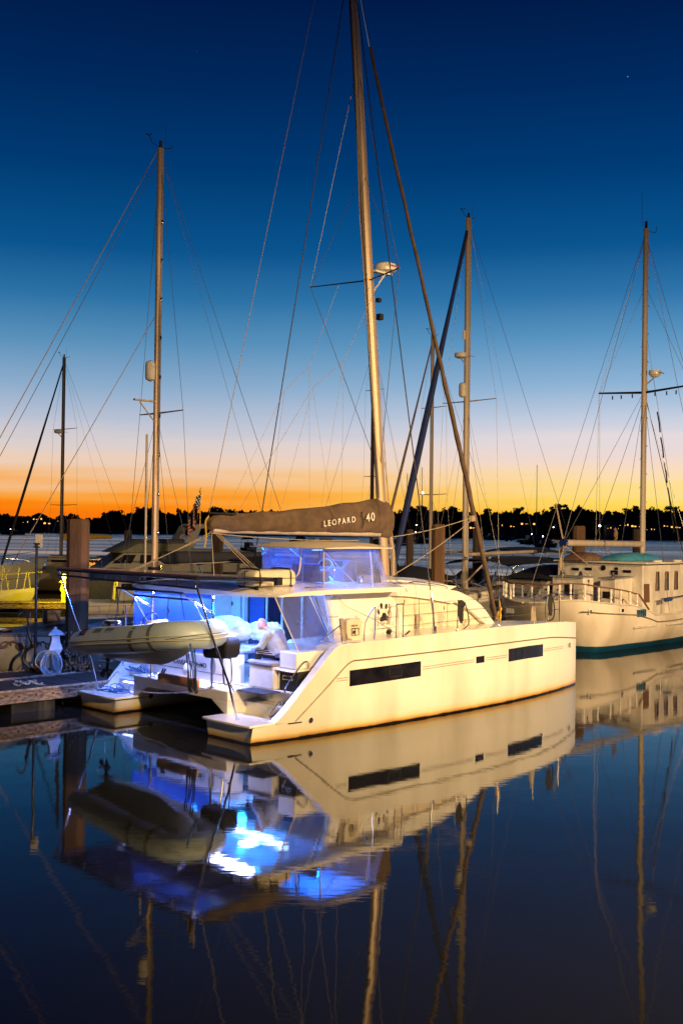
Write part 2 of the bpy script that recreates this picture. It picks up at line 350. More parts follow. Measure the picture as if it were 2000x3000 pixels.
# ------------------------------------------------------------------ water
def water():
    m, n, l, p = nt('harbour_water')
    tc = n.new('ShaderNodeTexCoord'); P = tc.outputs['Object']
    sx = n.new('ShaderNodeSeparateXYZ'); l.new(P, sx.inputs[0])
    p.inputs['IOR'].default_value = 1.5; p.inputs['Specular IOR Level'].default_value = .5
    p.inputs['Base Color'].default_value = (.0095, .0105, .0110, 1)
    # the basin is sheltered; the open river beyond it is ruffled
    mr = n.new('ShaderNodeMapRange'); mr.inputs['From Min'].default_value = 45; mr.inputs['From Max'].default_value = 120; mr.inputs['To Min'].default_value = .03; mr.inputs['To Max'].default_value = .31
    l.new(sx.outputs['Y'], mr.inputs['Value'])
    st = n.new('ShaderNodeMapping'); st.inputs['Scale'].default_value = (.006, .05, 1); l.new(P, st.inputs[0])
    nz = n.new('ShaderNodeTexNoise'); nz.inputs['Scale'].default_value = 1; nz.inputs['Detail'].default_value = 4; l.new(st.outputs[0], nz.inputs['Vector'])
    m2 = n.new('ShaderNodeMapRange'); m2.inputs['From Min'].default_value = .3; m2.inputs['From Max'].default_value = .7; m2.inputs['To Min'].default_value = .5; m2.inputs['To Max'].default_value = 1.3; l.new(nz.outputs['Fac'], m2.inputs['Value'])
    mu = n.new('ShaderNodeMath'); mu.operation = 'MULTIPLY'; l.new(mr.outputs[0], mu.inputs[0]); l.new(m2.outputs[0], mu.inputs[1]); l.new(mu.outputs[0], p.inputs['Roughness'])
    a = n.new('ShaderNodeTexNoise'); a.inputs['Scale'].default_value = 2.1; a.inputs['Detail'].default_value = 3; a.inputs['Roughness'].default_value = .5
    ma = n.new('ShaderNodeMapping'); ma.inputs['Scale'].default_value = (.8, .45, 1); ma.inputs['Rotation'].default_value = (0, 0, .25); l.new(P, ma.inputs[0]); l.new(ma.outputs[0], a.inputs['Vector'])
    c = n.new('ShaderNodeTexNoise'); c.inputs['Scale'].default_value = .35; c.inputs['Detail'].default_value = 2; l.new(P, c.inputs['Vector'])
    b1 = n.new('ShaderNodeBump'); b1.inputs['Strength'].default_value = .25; b1.inputs['Distance'].default_value = .006; l.new(a.outputs['Fac'], b1.inputs['Height'])
    b2 = n.new('ShaderNodeBump'); b2.inputs['Strength'].default_value = .28; b2.inputs['Distance'].default_value = .022; l.new(c.outputs['Fac'], b2.inputs['Height']); l.new(b1.outputs[0], b2.inputs['Normal'])
    fd = n.new('ShaderNodeMapRange'); fd.inputs['From Min'].default_value = 35; fd.inputs['From Max'].default_value = 85; fd.inputs['To Min'].default_value = .28; fd.inputs['To Max'].default_value = .0; l.new(sx.outputs['Y'], fd.inputs['Value'])
    for b_ in (b1, b2): l.new(fd.outputs[0], b_.inputs['Strength'])
    d3 = n.new('ShaderNodeTexNoise'); d3.inputs['Scale'].default_value = 1; d3.inputs['Detail'].default_value = 3
    m3_ = n.new('ShaderNodeMapping'); m3_.inputs['Scale'].default_value = (2.2, 9, 1); l.new(P, m3_.inputs[0]); l.new(m3_.outputs[0], d3.inputs['Vector'])
    b3 = n.new('ShaderNodeBump'); b3.inputs['Distance'].default_value = .0022; l.new(fd.outputs[0], b3.inputs['Strength']); l.new(d3.outputs['Fac'], b3.inputs['Height']); l.new(b2.outputs[0], b3.inputs['Normal'])
    l.new(b3.outputs[0], p.inputs['Normal'])
    mb = MB(); mb.add([(-1500, -80, 0), (1500, -80, 0), (1500, 700, 0), (-1500, 700, 0)], [(0, 1, 2, 3)])
    tag(mb.build('water', m), kind='structure')
water()
# =================================================================== CATAMARAN
cat = thing('catamaran', 'big cream white sailing catamaran with blue lit cockpit moored in the middle of the water', 'catamaran', CAT)
CY = 3.03
BX = [0, .5, 1, 2, 3.5, 5, 6.5, 8, 9.5, 10.8, 11.7, 12.2]
BW = [.70, .76, .82, .88, .93, .94, .92, .84, .67, .43, .20, .03]
TX = [0, .56, 2.0, 2.25, 4, 6, 8, 10, 11.2, 12.2]
TZ = [.33, .34, 1.70, 1.80, 1.84, 1.87, 1.87, 1.83, 1.78, 1.69]
def hw(x, z):
    b = interp(x, BX, BW); k = interp(z, [-.45, -.1, 0, .35, .9, 1.9], [.35, .86, .93, .985, 1., .995])
    if x < .01: k = interp(z, [-.45, 0, .33], [.3, .95, 1.06])
    return b * k
def top(x): return interp(x, TX, TZ)
def outer(x, z): return .7 - hw(x, z)
xs = sorted(set([0, .02, .3, .56, .8, 1.05, 1.3, 1.55, 1.8, 2.0, 2.12, 2.25, 2.7, 3.5, 4.2, 5, 5.8, 6.5, 7.2, 8, 8.8, 9.5, 10.2, 10.8, 11.3, 11.7, 12.0, 12.19]))
for side in (1, -1):
    my = (lambda y: y) if side == 1 else (lambda y: 6.06 - y)
    rings = []
    for x in xs:
        t = top(x); r = []
        fl = .30 if x < 2.05 else t - .02
        zl = [-.45, -.1, 0, .12, .35, min(.6, t * .98), min(.95, t * .985), min(1.4, t * .99), t]
        for z in zl: r.append((x, my(outer(x, z)), z))
        capw = min(.15, interp(x, BX, BW) * .5)
        r.append((x, my(outer(x, t) + capw), t)); r.append((x, my(outer(x, t) + capw + .012), fl))
        inn = min(.70, interp(x, BX, BW) * 1.0) if x > 7 else .72
        r.append((x, my(.7 + inn * (1. if x < 9 else .98)), fl))
        r.append((x, my(.7 + inn * .97), min(.62, fl))); r.append((x, my(.7 + inn * .86), 0)); r.append((x, my(.7 + inn * .3), -.45))
        rings.append(r)
    mb = MB().loft(rings)
    hull = mb.build('hull', CATHULL, cat, ang=30)
    # swim platform lip
    m = MB(); lip = [(-.05, -.045), (-.05, 1.46), (1.0, 1.46), (1.0, 1.40), (-.0, 1.40)]
    m.prism([(-.07, my(-.03)), (-.10, my(.25)), (-.10, my(1.2)), (-.06, my(1.47)), (1.02, my(1.47)), (1.02, my(.05)), (.5, my(-.045))], .325, .375, 'z')
    m.build('swim_platform', GEL, cat, bevel=.012)
    m = MB()
    m.box(.98, 2.2, *sorted((my(.05), my(1.42))), .30, .60)
    m.box(1.30, 2.2, *sorted((my(.06), my(1.41))), .60, .845)
    m.build('stern_step', GEL, cat, bevel=.02)
    if side == 1: MB().box(.72, 1.28, .5, 1.36, .84, .855).build('door_mat', MATD, cat)
    # bulwark cap on the slope
    m = MB(); rr = []
    for x in [.50, .7, 1., 1.5, 1.9, 2.05, 2.2, 2.5]:
        t = top(x); o_ = outer(x, t); rr.append([(x, my(o_ - .012), t - .02), (x, my(o_ - .012), t + .018), (x, my(o_ + .17), t + .018), (x, my(o_ + .17), t - .02)])
    m.loft(rr); m.build('stern_slope_cap', GEL, cat, bevel=.006)
    # stern handrail
    m = MB(); m.tube(catmull([(1.05, my(.16), .86), (1.02, my(.17), .98), (1.45, my(.17), 1.42), (1.62, my(.17), 1.46), (1.66, my(.17), 1.36)], 5), .014)
    m.tube(catmull([(.62, my(.14), .40), (.60, my(.15), .50), (.86, my(.15), .74), (.92, my(.15), .68)], 5), .011)
    m.build('stern_handrail', STEEL, cat)
    if side == 1:
        # rub strake and double coach line
        line = [(12.15, 1.265), (11.2, 1.36), (10.3, 1.43), (9, 1.46), (7.4, 1.47), (5.2, 1.46), (3.02, 1.45), (2.62, 1.45), (2.46, 1.41), (2.28, 1.30), (1.6, .78), (1.04, .36)]
        pts = catmull([(x, outer(x, z) - .006, z) for x, z in line], 6)
        pts = [Vector((p.x, outer(p.x, p.z) - .006, p.z)) for p in pts]
        MB().tube(pts, .016, 6).build('rub_strake', GOLD, cat)
        def decal(name, x0, x1, zf0, zf1, d, m_, par=cat, n=10, th=.0):
            mb = MB(); mb.grid(lambda u, v: (x0 + (x1 - x0) * u, outer(x0 + (x1 - x0) * u, zf0(x0 + (x1 - x0) * u) + (zf1(x0 + (x1 - x0) * u) - zf0(x0 + (x1 - x0) * u)) * v) - d,
                    zf0(x0 + (x1 - x0) * u) + (zf1(x0 + (x1 - x0) * u) - zf0(x0 + (x1 - x0) * u)) * v), n, 3, th=th)
            return mb.build(name, m_, par)
        cz = lambda x: interp(x, [2.1, 6, 9, 12], [1.09, 1.145, 1.155, 1.10])
        for (a, b, lo, hi, ca, cb) in ((2.47, 4.66, .17, .16, 3.62, 4.02), (6.66, 6.99, .075, .085, 6.72, 6.93), (8.02, 9.78, .15, .16, 8.36, 8.72)):
            wn = decal('hull_window', a, b, lambda x: cz(x) - lo, lambda x: cz(x) + hi, .006, GLASSD, n=12, th=-.004)
            if b - a > 1:
                for (p, q, s_, e_) in ((ca, cb, -.105, .115),):
                    fr_ = MB()
                    for (u0, u1, z0, z1) in ((p, q, s_, s_ + .02), (p, q, e_ - .02, e_), (p, p + .025, s_, e_), (q - .025, q, s_, e_)):
                        fr_.grid(lambda u, v: (u0 + (u1 - u0) * u, outer(u0, 1.1) - .014, cz(u0) + z0 + (z1 - z0) * v), 2, 1, th=.004)
                    fr_.build('opening_port_frame', DSTEEL, wn)
        for (a, b) in ((2.1, 2.42), (4.72, 6.58), (7.06, 7.95), (9.84, 11.1)):
            for dz in (-.035, .015): decal('coach_line', a, b, lambda x: cz(x) + dz, lambda x: cz(x) + dz + .014, .004, GOLD, n=8)
        text_part('bow_lettering', '40', .20, (11.42, outer(11.42, 1.12) - .035, 1.06), (1, (outer(11.7, 1.15) - outer(11.42, 1.15)) / .28, -.02), (0, 0, 1), INK, cat, bold=-.002, ext=.002)
        # engine exhaust fitting, towing eye
        m = MB(); m.tube([(1.43, outer(1.4, .3) - .03, .34), (1.43, outer(1.4, .3) + .05, .34)], .055, 14); m.build('exhaust_fitting', STEEL, cat)
        m = MB(); m.tube([(1.43, outer(1.4, .3) - .034, .34), (1.43, outer(1.4, .3) - .0, .34)], .034, 12); m.build('exhaust_hole', BLACK, cat)
        m = MB(); m.tube([(.86, outer(.9, .3) - .012, .33), (1.2, outer(1.2, .3) - .012, .325)], .013, 6); m.build('fender_rail', DSTEEL, cat)
    else:
        m = MB(); m.tube([(.9, my(1.40), .34), (.9, my(1.47), .34)], .07, 12); m.build('through_hull_fitting', STEEL, cat)
        m = MB(); m.tube([(.9, my(1.42), .34), (.9, my(1.475), .34)], .045, 12); m.build('through_hull_hole', BLACK, cat)

# bridge deck between the hulls
m = MB()
m.prism([(1.35, .62), (4.71, .62), (4.71, .835), (1.35, .835)], .50, 9.0, 'x')
m.add([(.5, 1.9, .62), (.5, 1.35, .30), (.5, 1.35, .62), (3.2, 1.9, .62), (3.2, 1.35, .30), (3.2, 1.35, .62)], [(0, 1, 2), (3, 5, 4), (0, 3, 4, 1), (1, 4, 5, 2), (2, 5, 3, 0)])
m.add([(.5, 4.16, .62), (.5, 4.71, .30), (.5, 4.71, .62), (3.2, 4.16, .62), (3.2, 4.71, .30), (3.2, 4.71, .62)], [(0, 2, 1), (3, 4, 5), (0, 1, 4, 3), (1, 2, 5, 4), (2, 0, 3, 5)])
m.build('bridge_deck', GEL, cat, bevel=.02)
m = MB().box(1.2, 3.7, .25, 5.8, .84, .86); m.build('cockpit_sole', NONSKID, cat)
m = MB().box(9.0, 11.4, 1.3, 4.76, 1.42, 1.45); m.build('trampoline', BLACK, cat)
m = MB().tube([(11.55, .75, 1.42), (11.62, 3.03, 1.55), (11.55, 5.31, 1.42)], .09, 12); m.build('forward_crossbeam', ALU, cat)
# cockpit aft coaming with the home port lettered on it
m = MB(); m.prism([(.92, .836), (.96, 1.42), (1.02, 1.46), (1.45, 1.46), (1.45, .836)], 1.95, 4.4, 'y'); co = m.build('aft_coaming', GEL, cat, bevel=.02)
text_part('home_port_lettering', 'KANSAS CITY, MO', .15, (.93, 3.80, 1.15), (0, -1, 0), (.06, 0, 1), INK, cat, bold=.001, spacing=.95)
m = MB(); m.box(.93, .95, 2.0, 4.35, 1.055, 1.065); m.build('coaming_seam', DSTEEL, cat)
m = MB().box(1.0, 2.0, 2.0, 4.35, 1.46, 1.54); m.build('aft_seat_cushion', CUSH, cat, bevel=.03)
m = MB(); m.box(.905, .925, 2.0, 4.35, .85, .872); m.box(.62, .70, 4.5, 5.3, .60, .612); m.build('coaming_led_strip', mat('violet_led_glow', (.6, .6, 1), .5, emit=(.45, .50, 1.), estr=13), cat)
# port side steps box beside the coaming
m = MB(); m.box(1.0, 2.1, 4.41, 5.2, .836, 1.06); m.box(1.4, 2.1, 4.41, 5.2, 1.06, 1.3); m.build('port_locker', GEL, cat, bevel=.03)
# starboard seat, locker and galley unit
m = MB(); m.box(1.2, 2.2, .74, 1.52, .855, 1.33); m.build('seat_locker', GEL, cat, bevel=.03)
m = MB(); m.box(1.16, 2.2, .76, 1.54, 1.332, 1.425); m.build('seat_cushion', CUSH, cat, bevel=.03)
m = MB(); m.box(1.22, 2.3, .20, .73, 1.26, 1.31); m.box(1.35, 2.3, .22, .73, 1.312, 1.66); m.build('helm_seat_box', GEL, cat, bevel=.03)
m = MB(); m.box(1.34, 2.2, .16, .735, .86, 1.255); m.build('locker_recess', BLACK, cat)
m = MB(); m.box(1.32, 1.335, .68, .73, .87, 1.25); m.tube([(1.33, .30, 1.10), (1.3, .33, 1.18), (1.3, .55, 1.18), (1.33, .60, 1.10), (1.33, .30, 1.10)], .012); m.build('locker_fittings', STEEL, cat)
# saloon bulkhead
m = MB(); m.box(3.7, 3.8, .95, 5.75, .86, 2.72); m.build('saloon_bulkhead', mat('blue_tinted_bulkhead', (.03, .06, .16), .3), cat)
m = MB(); m.box(3.60, 3.69, 4.72, 5.5, .9, 2.7); m.box(3.55, 3.69, 4.50, 4.58, .9, 2.7); m.build('white_wall_panel', GEL, cat)
m = MB(); m.box(3.66, 3.70, 2.55, 3.75, .9, 2.6); dr = m.build('saloon_door', GLASSD, cat)
m = MB(); m.box(3.63, 3.66, 3.76, 3.80, .9, 2.6); m.box(3.63, 3.66, 2.50, 2.56, .9, 2.6); m.box(3.63, 3.66, 3.2, 3.25, .9, 2.6); m.build('saloon_door_frame', GEL, cat)
m = MB()
for k in range(22): m.prism([(3.64, 1.82 + k * .033), (3.655, 1.845 + k * .033), (3.66, 1.82 + k * .033)], 3.88, 4.42, 'y')
bl = m.build('window_blind', BLUEPLY, cat)
m = MB(); m.box(3.645, 3.70, 3.82, 4.48, 1.76, 1.82); m.box(3.645, 3.70, 3.82, 4.48, 2.55, 2.6); m.box(3.645, 3.7, 3.82, 3.87, 1.82, 2.55); m.box(3.645, 3.7, 4.43, 4.48, 1.82, 2.55); m.build('galley_window', DSTEEL, cat)
m = MB(); m.tube([(3.60, 5.05, 2.3), (3.58, 5.05, 2.3)], .06, 14); m.build('porthole_speaker', DSTEEL, cat)
m = MB()
for y in (5.62,): m.box(2.0, 3.7, y, y + .02, 1.45, 2.7)
m.build('cockpit_side_panel', GEL, cat)
# table
m = MB(); m.box(2.15, 3.05, 1.75, 3.1, 1.48, 1.53); m.lathe((2.6, 2.45, .86), [(.14, 0), (.05, .05), (.05, .62)], 12); m.build('cockpit_table', GEL, cat, bevel=.015)

# cockpit hard top
def roof_z(y):
    k = abs(y - CY) / 2.55; return 2.86 + .16 * (1 - k ** 2.6)
m = MB(); rings = []
for i in range(25):
    y = .46 + (5.60 - .46) * i / 24; k = abs(y - CY) / 2.57; xa = .66 + .42 * k ** 6; xb = 4.9
    zt = roof_z(y); zb = 2.78 - .03 * (1 - k)
    rings.append([(xa, y, zb), (xa - .03, y, (zb + zt) / 2 - .01), (xa + .10, y, zt - .035), (xa + .5, y, zt + .01), (2.4, y, zt + .03), (xb, y, zt + .03), (xb, y, zb), (2.4, y, zb + .01)])
m.loft(rings); m.build('cockpit_hardtop', GEL, cat, ang=50)
m = MB(); m.tube(catmull([(2.0, .70, 2.89), (2.0, .66, 2.94), (2.4, .62, 2.94), (2.42, .66, 2.88)], 5), .013); m.build('roof_handle', STEEL, cat)
m = MB()
m.tube([(2.35, 1.5, 2.735), (2.5, 2.2, 2.735), (2.5, 4.4, 2.735)], .022, 6)
m.build('ceiling_led_strip', mat('led_tube_glow', (.6, .8, 1), .5, emit=(.55, .80, 1.), estr=22), cat)
# roof posts at the aft edge double as davit posts
# coachroof
prof = [(3.0, 2.72), (4.89, 2.68), (5.53, 2.64), (6.26, 2.55), (7.2, 2.40), (7.62, 2.34), (8.3, 1.95), (8.5, 1.76)]
m = MB(); rings = []
for i in range(17):
    y = .88 + (5.18 - .88) * i / 16; k = abs(y - CY) / 2.15; dz = -.10 * k ** 4; dx = -.25 * k ** 3
    P_ = [(3.0, 2.70), (4.89, 2.66), (5.53, 2.62), (6.26, 2.53), (7.1, 2.40), (7.5, 2.5)] + [(7.75 + dx, 2.66 + dz), (7.3 + dx, 2.83 + dz), (6.6, 2.92 + dz), (5.6, 3.0 + dz), (4.8, 3.02 + dz), (3.0, 3.02 + dz)]
    rings.append([(a, y, b) for a, b in P_])
m.loft(rings); m.build('coachroof', GEL, cat, ang=50)
for y0, y1 in ((.86, 1.06), (5.0, 5.2)):
    out = catmull([(6.9, 0, 2.74), (7.35, 0, 2.68), (8.04, 0, 2.42), (8.45, 0, 2.14), (8.84, 0, 1.77)], 5); inn = catmull([(8.48, 0, 1.76), (8.08, 0, 2.02), (7.68, 0, 2.25), (7.2, 0, 2.42), (6.9, 0, 2.47)], 5)
    m = MB(); m.prism([(p.x, p.z) for p in out] + [(p.x, p.z) for p in inn], y0, y1, 'y'); m.build('roof_beam', GEL, cat, bevel=.02)
m = MB(); r_ = []
for i in range(9):
    k = i / 8; y = 1.35 + 3.36 * k; e = abs(k - .5) * 2; d = .0 if e < .99 else -.08
    r_.append([(4.7, y, 2.98), (4.75, y, 3.07 + d), (5.7, y, 3.06 + d), (6.7, y, 2.99 + d), (7.55, y, 2.88 + d), (7.85, y, 2.78), (7.6, y, 2.70), (6, y, 2.9)])
m.loft(r_); m.build('roof_sun_pad', GEL, cat, ang=50)
m = MB(); m.tube(catmull([(5.55, 1.02, 2.86), (5.6, .99, 2.93), (5.9, .98, 2.95), (6.6, .98, 2.87), (7.0, .98, 2.80), (7.03, 1.02, 2.72)], 5), .015)
for x, z in ((5.6, 2.84), (6.3, 2.84), (7.0, 2.7)): m.tube([(x, 1.0, z - .03), (x, .98, interp(x, [5.6, 6.6, 7], [2.94, 2.87, 2.8]))], .012)
m.build('coachroof_handrail', STEEL, cat)
m = MB()
for x in (5.2, 5.42):
    m.tube([(x, .86, 2.74), (x - .08, .9, 2.9), (x - .14, 1.1, 3.0)], .007, 5)
m.build('roof_cord', DSTEEL, cat)
# saloon sides: canvas-covered windows
for y0, y1 in ((.985, 1.02), (5.04, 5.075)):
    m = MB(); m.prism([(3.0, 1.74), (8.42, 1.78), (8.05, 2.01), (7.67, 2.25), (7.15, 2.41), (6.26, 2.56), (5.5, 2.65), (3.0, 2.72)], y0, y1, 'y'); m.build('saloon_window_cover', CANC, cat)
    y = y0 - .008 if y0 < 3 else y1 + .008
    m = MB()
    for x, z in ((6.0, 2.56), (7.05, 2.38), (7.9, 2.05)): m.tube([(x, y, 1.77), (x - .02, y, z)], .006, 4)
    m.build('window_cover_seam', GOLD, cat)
    m = MB()
    for x, z in ((5.45, 2.55), (6.9, 2.34)): m.box(x, x + .02, y - .006, y + .004, z - .09, z)
    m.build('window_cover_strap', TEAK, cat)
m = MB(); m.prism([(8.42, 1.78), (8.05, 2.01), (7.67, 2.25), (7.15, 2.41), (7.0, 2.41), (7.0, 1.78)], 1.07, 4.99, 'y'); m.build('saloon_front_window', GLASSD, cat)
m = MB(); m.box(.0, .001, 0, .001, 0, .001); 
# slanted white buttress with the paw emblem
m = MB(); m.prism([(2.80, 2.78), (4.92, 2.84), (4.93, 2.66), (5.68, 1.77), (3.05, 1.74), (3.0, 2.1)], .925, .98, 'y'); m.build('cabin_buttress', GEL, cat, bevel=.01)
m = MB(); m.tube(catmull([(2.80, .92, 2.75), (2.92, .9, 2.45), (2.98, .88, 2.1), (3.02, .86, 1.78)], 5), .02, 6); m.build('canvas_piping', CANC, cat)
paw = MB(); px_, pz = 4.70, 2.30
def blob(cx, cz, rx, rz, rot, n=16, yy=.918):
    c, s_ = math.cos(rot), math.sin(rot); paw.prism([(cx + math.cos(a) * rx * c - math.sin(a) * rz * s_, cz + math.cos(a) * rx * s_ + math.sin(a) * rz * c) for a in [2 * math.pi * i / n for i in range(n)]], yy, .925, 'y')
blob(px_ - .075, pz + .045 + .07, .035, .055, .15); blob(px_ + .055, pz + .10, .033, .053, -.2); blob(px_ - .15, pz + .0, .033, .048, .5); blob(px_ + .135, pz - .01, .032, .045, -.5)
paw.prism([(px_ + a, pz + b) for a, b in ((-.01, -.01), (.05, -.03), (.09, -.08), (.145, -.12), (.15, -.16), (.11, -.18), (.02, -.165), (-.07, -.185), (-.115, -.165), (-.11, -.12), (-.06, -.08), (-.04, -.03))], .918, .925, 'y')
for v_ in paw.v: v_.x = px_ + (v_.x - px_) * 1.22; v_.z = pz + (v_.z - pz) * 1.22
paw.build('paw_emblem', INK, cat, smooth=False)
text_part('cabin_lettering', 'LEOPARD', .125, (4.40, .92, 1.99), (1, 0, -.02), (0, 0, 1), INK, cat, bold=-.002, spacing=1.25)
text_part('cabin_small_lettering', 'CATAMARANS', .05, (4.52, .92, 1.90), (1, 0, -.02), (0, 0, 1), GOLD, cat, bold=-.001, spacing=1.3)

# helm enclosure under the bimini
ea, eb, ey0, ey1 = 2.52, 4.60, .66, 2.66
m = MB(); rr = []
for i in range(15):
    k = i / 14; y = .42 + (2.88 - .42) * k; e = abs(k - .5) * 2; z = 3.79 + .10 * (1 - e ** 2.5); xa = 2.22 + .12 * e ** 4; xb = 4.52 - .12 * e ** 4
    rr.append([(xa, y, 3.755), (xa - .02, y, 3.775), (xa + .2, y, z - .01), (3.3, y, z + .015), (xb - .2, y, z - .01), (xb + .02, y, 3.775), (xb, y, 3.755), (3.3, y, 3.76)])
m.loft(rr); m.build('bimini_top', CANC, cat, ang=50)
def pane(P, name='enclosure_panel', mt=VINYL, n=6):
    a, b, c, d = [Vector(p) for p in P]
    m = MB(); m.grid(lambda u, v: (a.lerp(b, u)).lerp(d.lerp(c, u), v) + Vector((0, 0, 0)) + (b - a).cross(d - a).normalized() * .02 * math.sin(u * 9 + v * 5), n, n); return m.build(name, mt, cat)
pane([(ea, ey0, 2.90), (4.02, ey0, 2.90), (3.95, ey0 + .03, 3.74), (ea, ey0 + .03, 3.74)])
pane([(4.06, ey0, 2.90), (eb, ey0 + .06, 2.90), (4.28, ey0 + .08, 3.74), (3.98, ey0 + .03, 3.74)])
pane([(ea, ey0, 2.92), (ea, 1.55, 3.0), (ea, 1.55, 3.74), (ea, ey0 + .03, 3.74)])
pane([(ea, 1.57, 3.0), (ea, ey1, 3.0), (ea, ey1, 3.74), (ea, 1.57, 3.74)])
pane([(eb, ey0 + .06, 2.92), (eb, ey1, 3.05), (4.3, ey1, 3.74), (4.3, ey0 + .06, 3.74)])
pane([(ea, ey1, 3.04), (eb, ey1, 3.04), (4.3, ey1, 3.74), (ea, ey1, 3.74)])
m = MB()
for P_ in ([(ea, ey0, 2.84), (ea, ey0 + .02, 3.76)], [(4.04, ey0 - .004, 2.86), (3.97, ey0 + .03, 3.76)]): m.tube(P_, .022, 6, flat=.5)
m.tube([(ea, ey0 - .005, 2.87), (4.0, ey0 - .005, 2.87), (eb + .02, ey0 + .05, 2.88)], .025, 6); m.tube([(ea - .01, ey0, 3.73), (4.3, ey0 + .03, 3.74)], .018, 6)
m.tube(catmull([(ea - .01, 1.38, 3.74), (ea - .01, 1.40, 3.35), (ea - .01, 1.52, 3.14), (ea - .01, 1.9, 3.08)], 6), .022, 6)
m.build('enclosure_trim', CANC, cat)
m = MB(); m.prism([(ea - .01, 2.80), (4.95, 2.80), (4.9, 2.87), (eb + .05, 2.885), (ea - .01, 2.885)], ey0 - .02, ey0 + .02, 'y'); m.build('enclosure_coaming', GEL, cat)
m = MB()
for p in ((2.56, 1.36, 0), (2.56, 2.3, 0), (4.2, 2.5, 0), (4.2, .8, 0)): m.tube([(p[0], p[1], 2.95), (p[0], p[1], 3.77)], .016, 8)
m.tube([(2.6, .8, 3.72), (3.6, .78, 3.0)], .012); m.tube([(3.2, 2.5, 3.72), (4.15, 2.5, 3.1)], .012)
m.build('bimini_frame', STEEL, cat)
m = MB(); m.box(2.75, 3.05, 1.0, 1.9, 3.02, 3.28); m.box(2.70, 2.78, 1.0, 1.9, 3.2, 3.42); m.build('helm_seat', mat('blue_helm_vinyl', (.03, .06, .22), .5), cat, bevel=.04)
m = MB(); m.prism([(3.75, 3.0), (4.2, 3.0), (4.2, 3.45), (3.95, 3.48), (3.75, 3.3)], 1.3, 2.2, 'y'); hc = m.build('helm_console', mat('console_grey', (.10, .14, .25), .4), cat, bevel=.02)
m = MB(); m.box(3.78, 3.80, 1.38, 1.68, 3.26, 3.46); m.box(3.78, 3.80, 1.78, 2.1, 3.26, 3.46); m.build('chart_display', BLACK, hc)
m = MB(); m.tube([(3.62, 1.75 + .30 * math.cos(a), 3.2 + .30 * math.sin(a)) for a in [2 * math.pi * i / 24 for i in range(24)]], .014, 6, closed=True)
for k in range(5): a = 2 * math.pi * k / 5; m.tube([(3.62, 1.75, 3.2), (3.62, 1.75 + .3 * math.cos(a), 3.2 + .3 * math.sin(a))], .008, 5)
m.build('steering_wheel', STEEL, cat)
m = MB()
for k in range(8): m.tube(sag((4.22 + k * .02, .82 + .03 * (k % 3), 3.3), (4.2 + k * .035, .8, 2.98), -.04, 6), .014, 5)
m.build('coiled_sheet', ROPEB, cat)
m = MB()
for k in range(4): m.lathe((4.0 + .12 * k, 1.0 + .1 * k, 2.97), [(.05, 0), (.05, .05), (.035, .08), (.045, .13), (.02, .15)], 10)
m.build('winch', STEEL, cat)
m = MB().box(2.7, 4.0, 1.2, 1.22, 3.71, 3.72); m.build('helm_led_strip', LED, cat)

# clear and mesh curtains round the cockpit
m = MB(); m.grid(lambda u, v: (.80 + .03 * math.sin(u * 26 + v * 2) * (1 - v * .6), 2.25 + 2.9 * u, 1.46 + 1.30 * v), 60, 6); m.build('aft_curtain', CURT, cat)
m = MB(); m.grid(lambda u, v: (.85 + 2.6 * u, 5.25 + .02 * math.sin(u * 30), 1.46 + 1.28 * v), 40, 5); m.build('port_curtain', CURT, cat)
m = MB(); m.grid(lambda u, v: ((1.0 + .95 * u) * v + (1.62 + .95 * u) * (1 - v) + (.35 * (1 - v) ** 2 if u < .1 else 0) * 0, .50 - .06 * (1 - v) + .02 * math.sin(u * 16 + v * 3), 2.77 * v + (1.60 + .10 * u) * (1 - v)), 24, 10); m.build('mesh_side_curtain', MESHC, cat)
m = MB(); m.tube([(1.0, .495, 2.78), (1.62, .435, 1.62), (2.57, .43, 1.70), (1.96, .5, 2.77)], .014, 5); m.build('mesh_curtain_hem', CANC, cat)
pane([(2.64, .5, 1.8), (3.0, .72, 1.8), (2.7, .66, 2.76), (2.05, .52, 2.76)], 'side_vinyl')
m = MB(); m.tube([(.84, 4.75, 1.46), (.84, 4.75, 2.76)], .012); m.tube([(2.15, .53, 2.76), (2.7, .6, 1.82)], .016); m.tube([(2.45, .6, 2.3), (3.0, .7, 2.28)], .012); m.build('curtain_pole', STEEL, cat)

# davits
m = MB(); nm = 0
for y in (1.95, 4.1):
    m = MB()
    for dy in (-.035, .035):
        m.tube([(.56 + dy, y + dy, .84), (.56 + dy, y + dy, 2.78)], .021, 8)
    m.tube([(.56, y, 2.40), (.30, y, 2.52), (-.28, y, 2.84)], .026, 8); m.tube([(.56, y, 1.95), (.35, y, 2.2), (.05, y, 2.66)], .016, 8)
    m.box(.50, .62, y - .07, y + .07, .836, .85)
    m.tube([(.56, y, 2.4), (.56, y, 2.28)], .04, 8)
    m.build('davit', STEEL, cat)
m = MB(); m.tube([(-.28, 1.85, 2.84), (-.28, 4.2, 2.84)], .026, 8); m.tube([(.05, 1.9, 2.68), (.05, 4.15, 2.68)], .022, 8); m.build('davit_crossbar', DSTEEL, cat)
m = MB(); m.tube([(-.1, 2.6, 2.76), (-.12, 2.6, 2.2)], .01); m.tube([(-.12, 2.6, 2.5), (-.12, 2.55, 2.42), (-.12, 2.62, 2.35)], .02); m.build('davit_tackle', BLACK, cat)

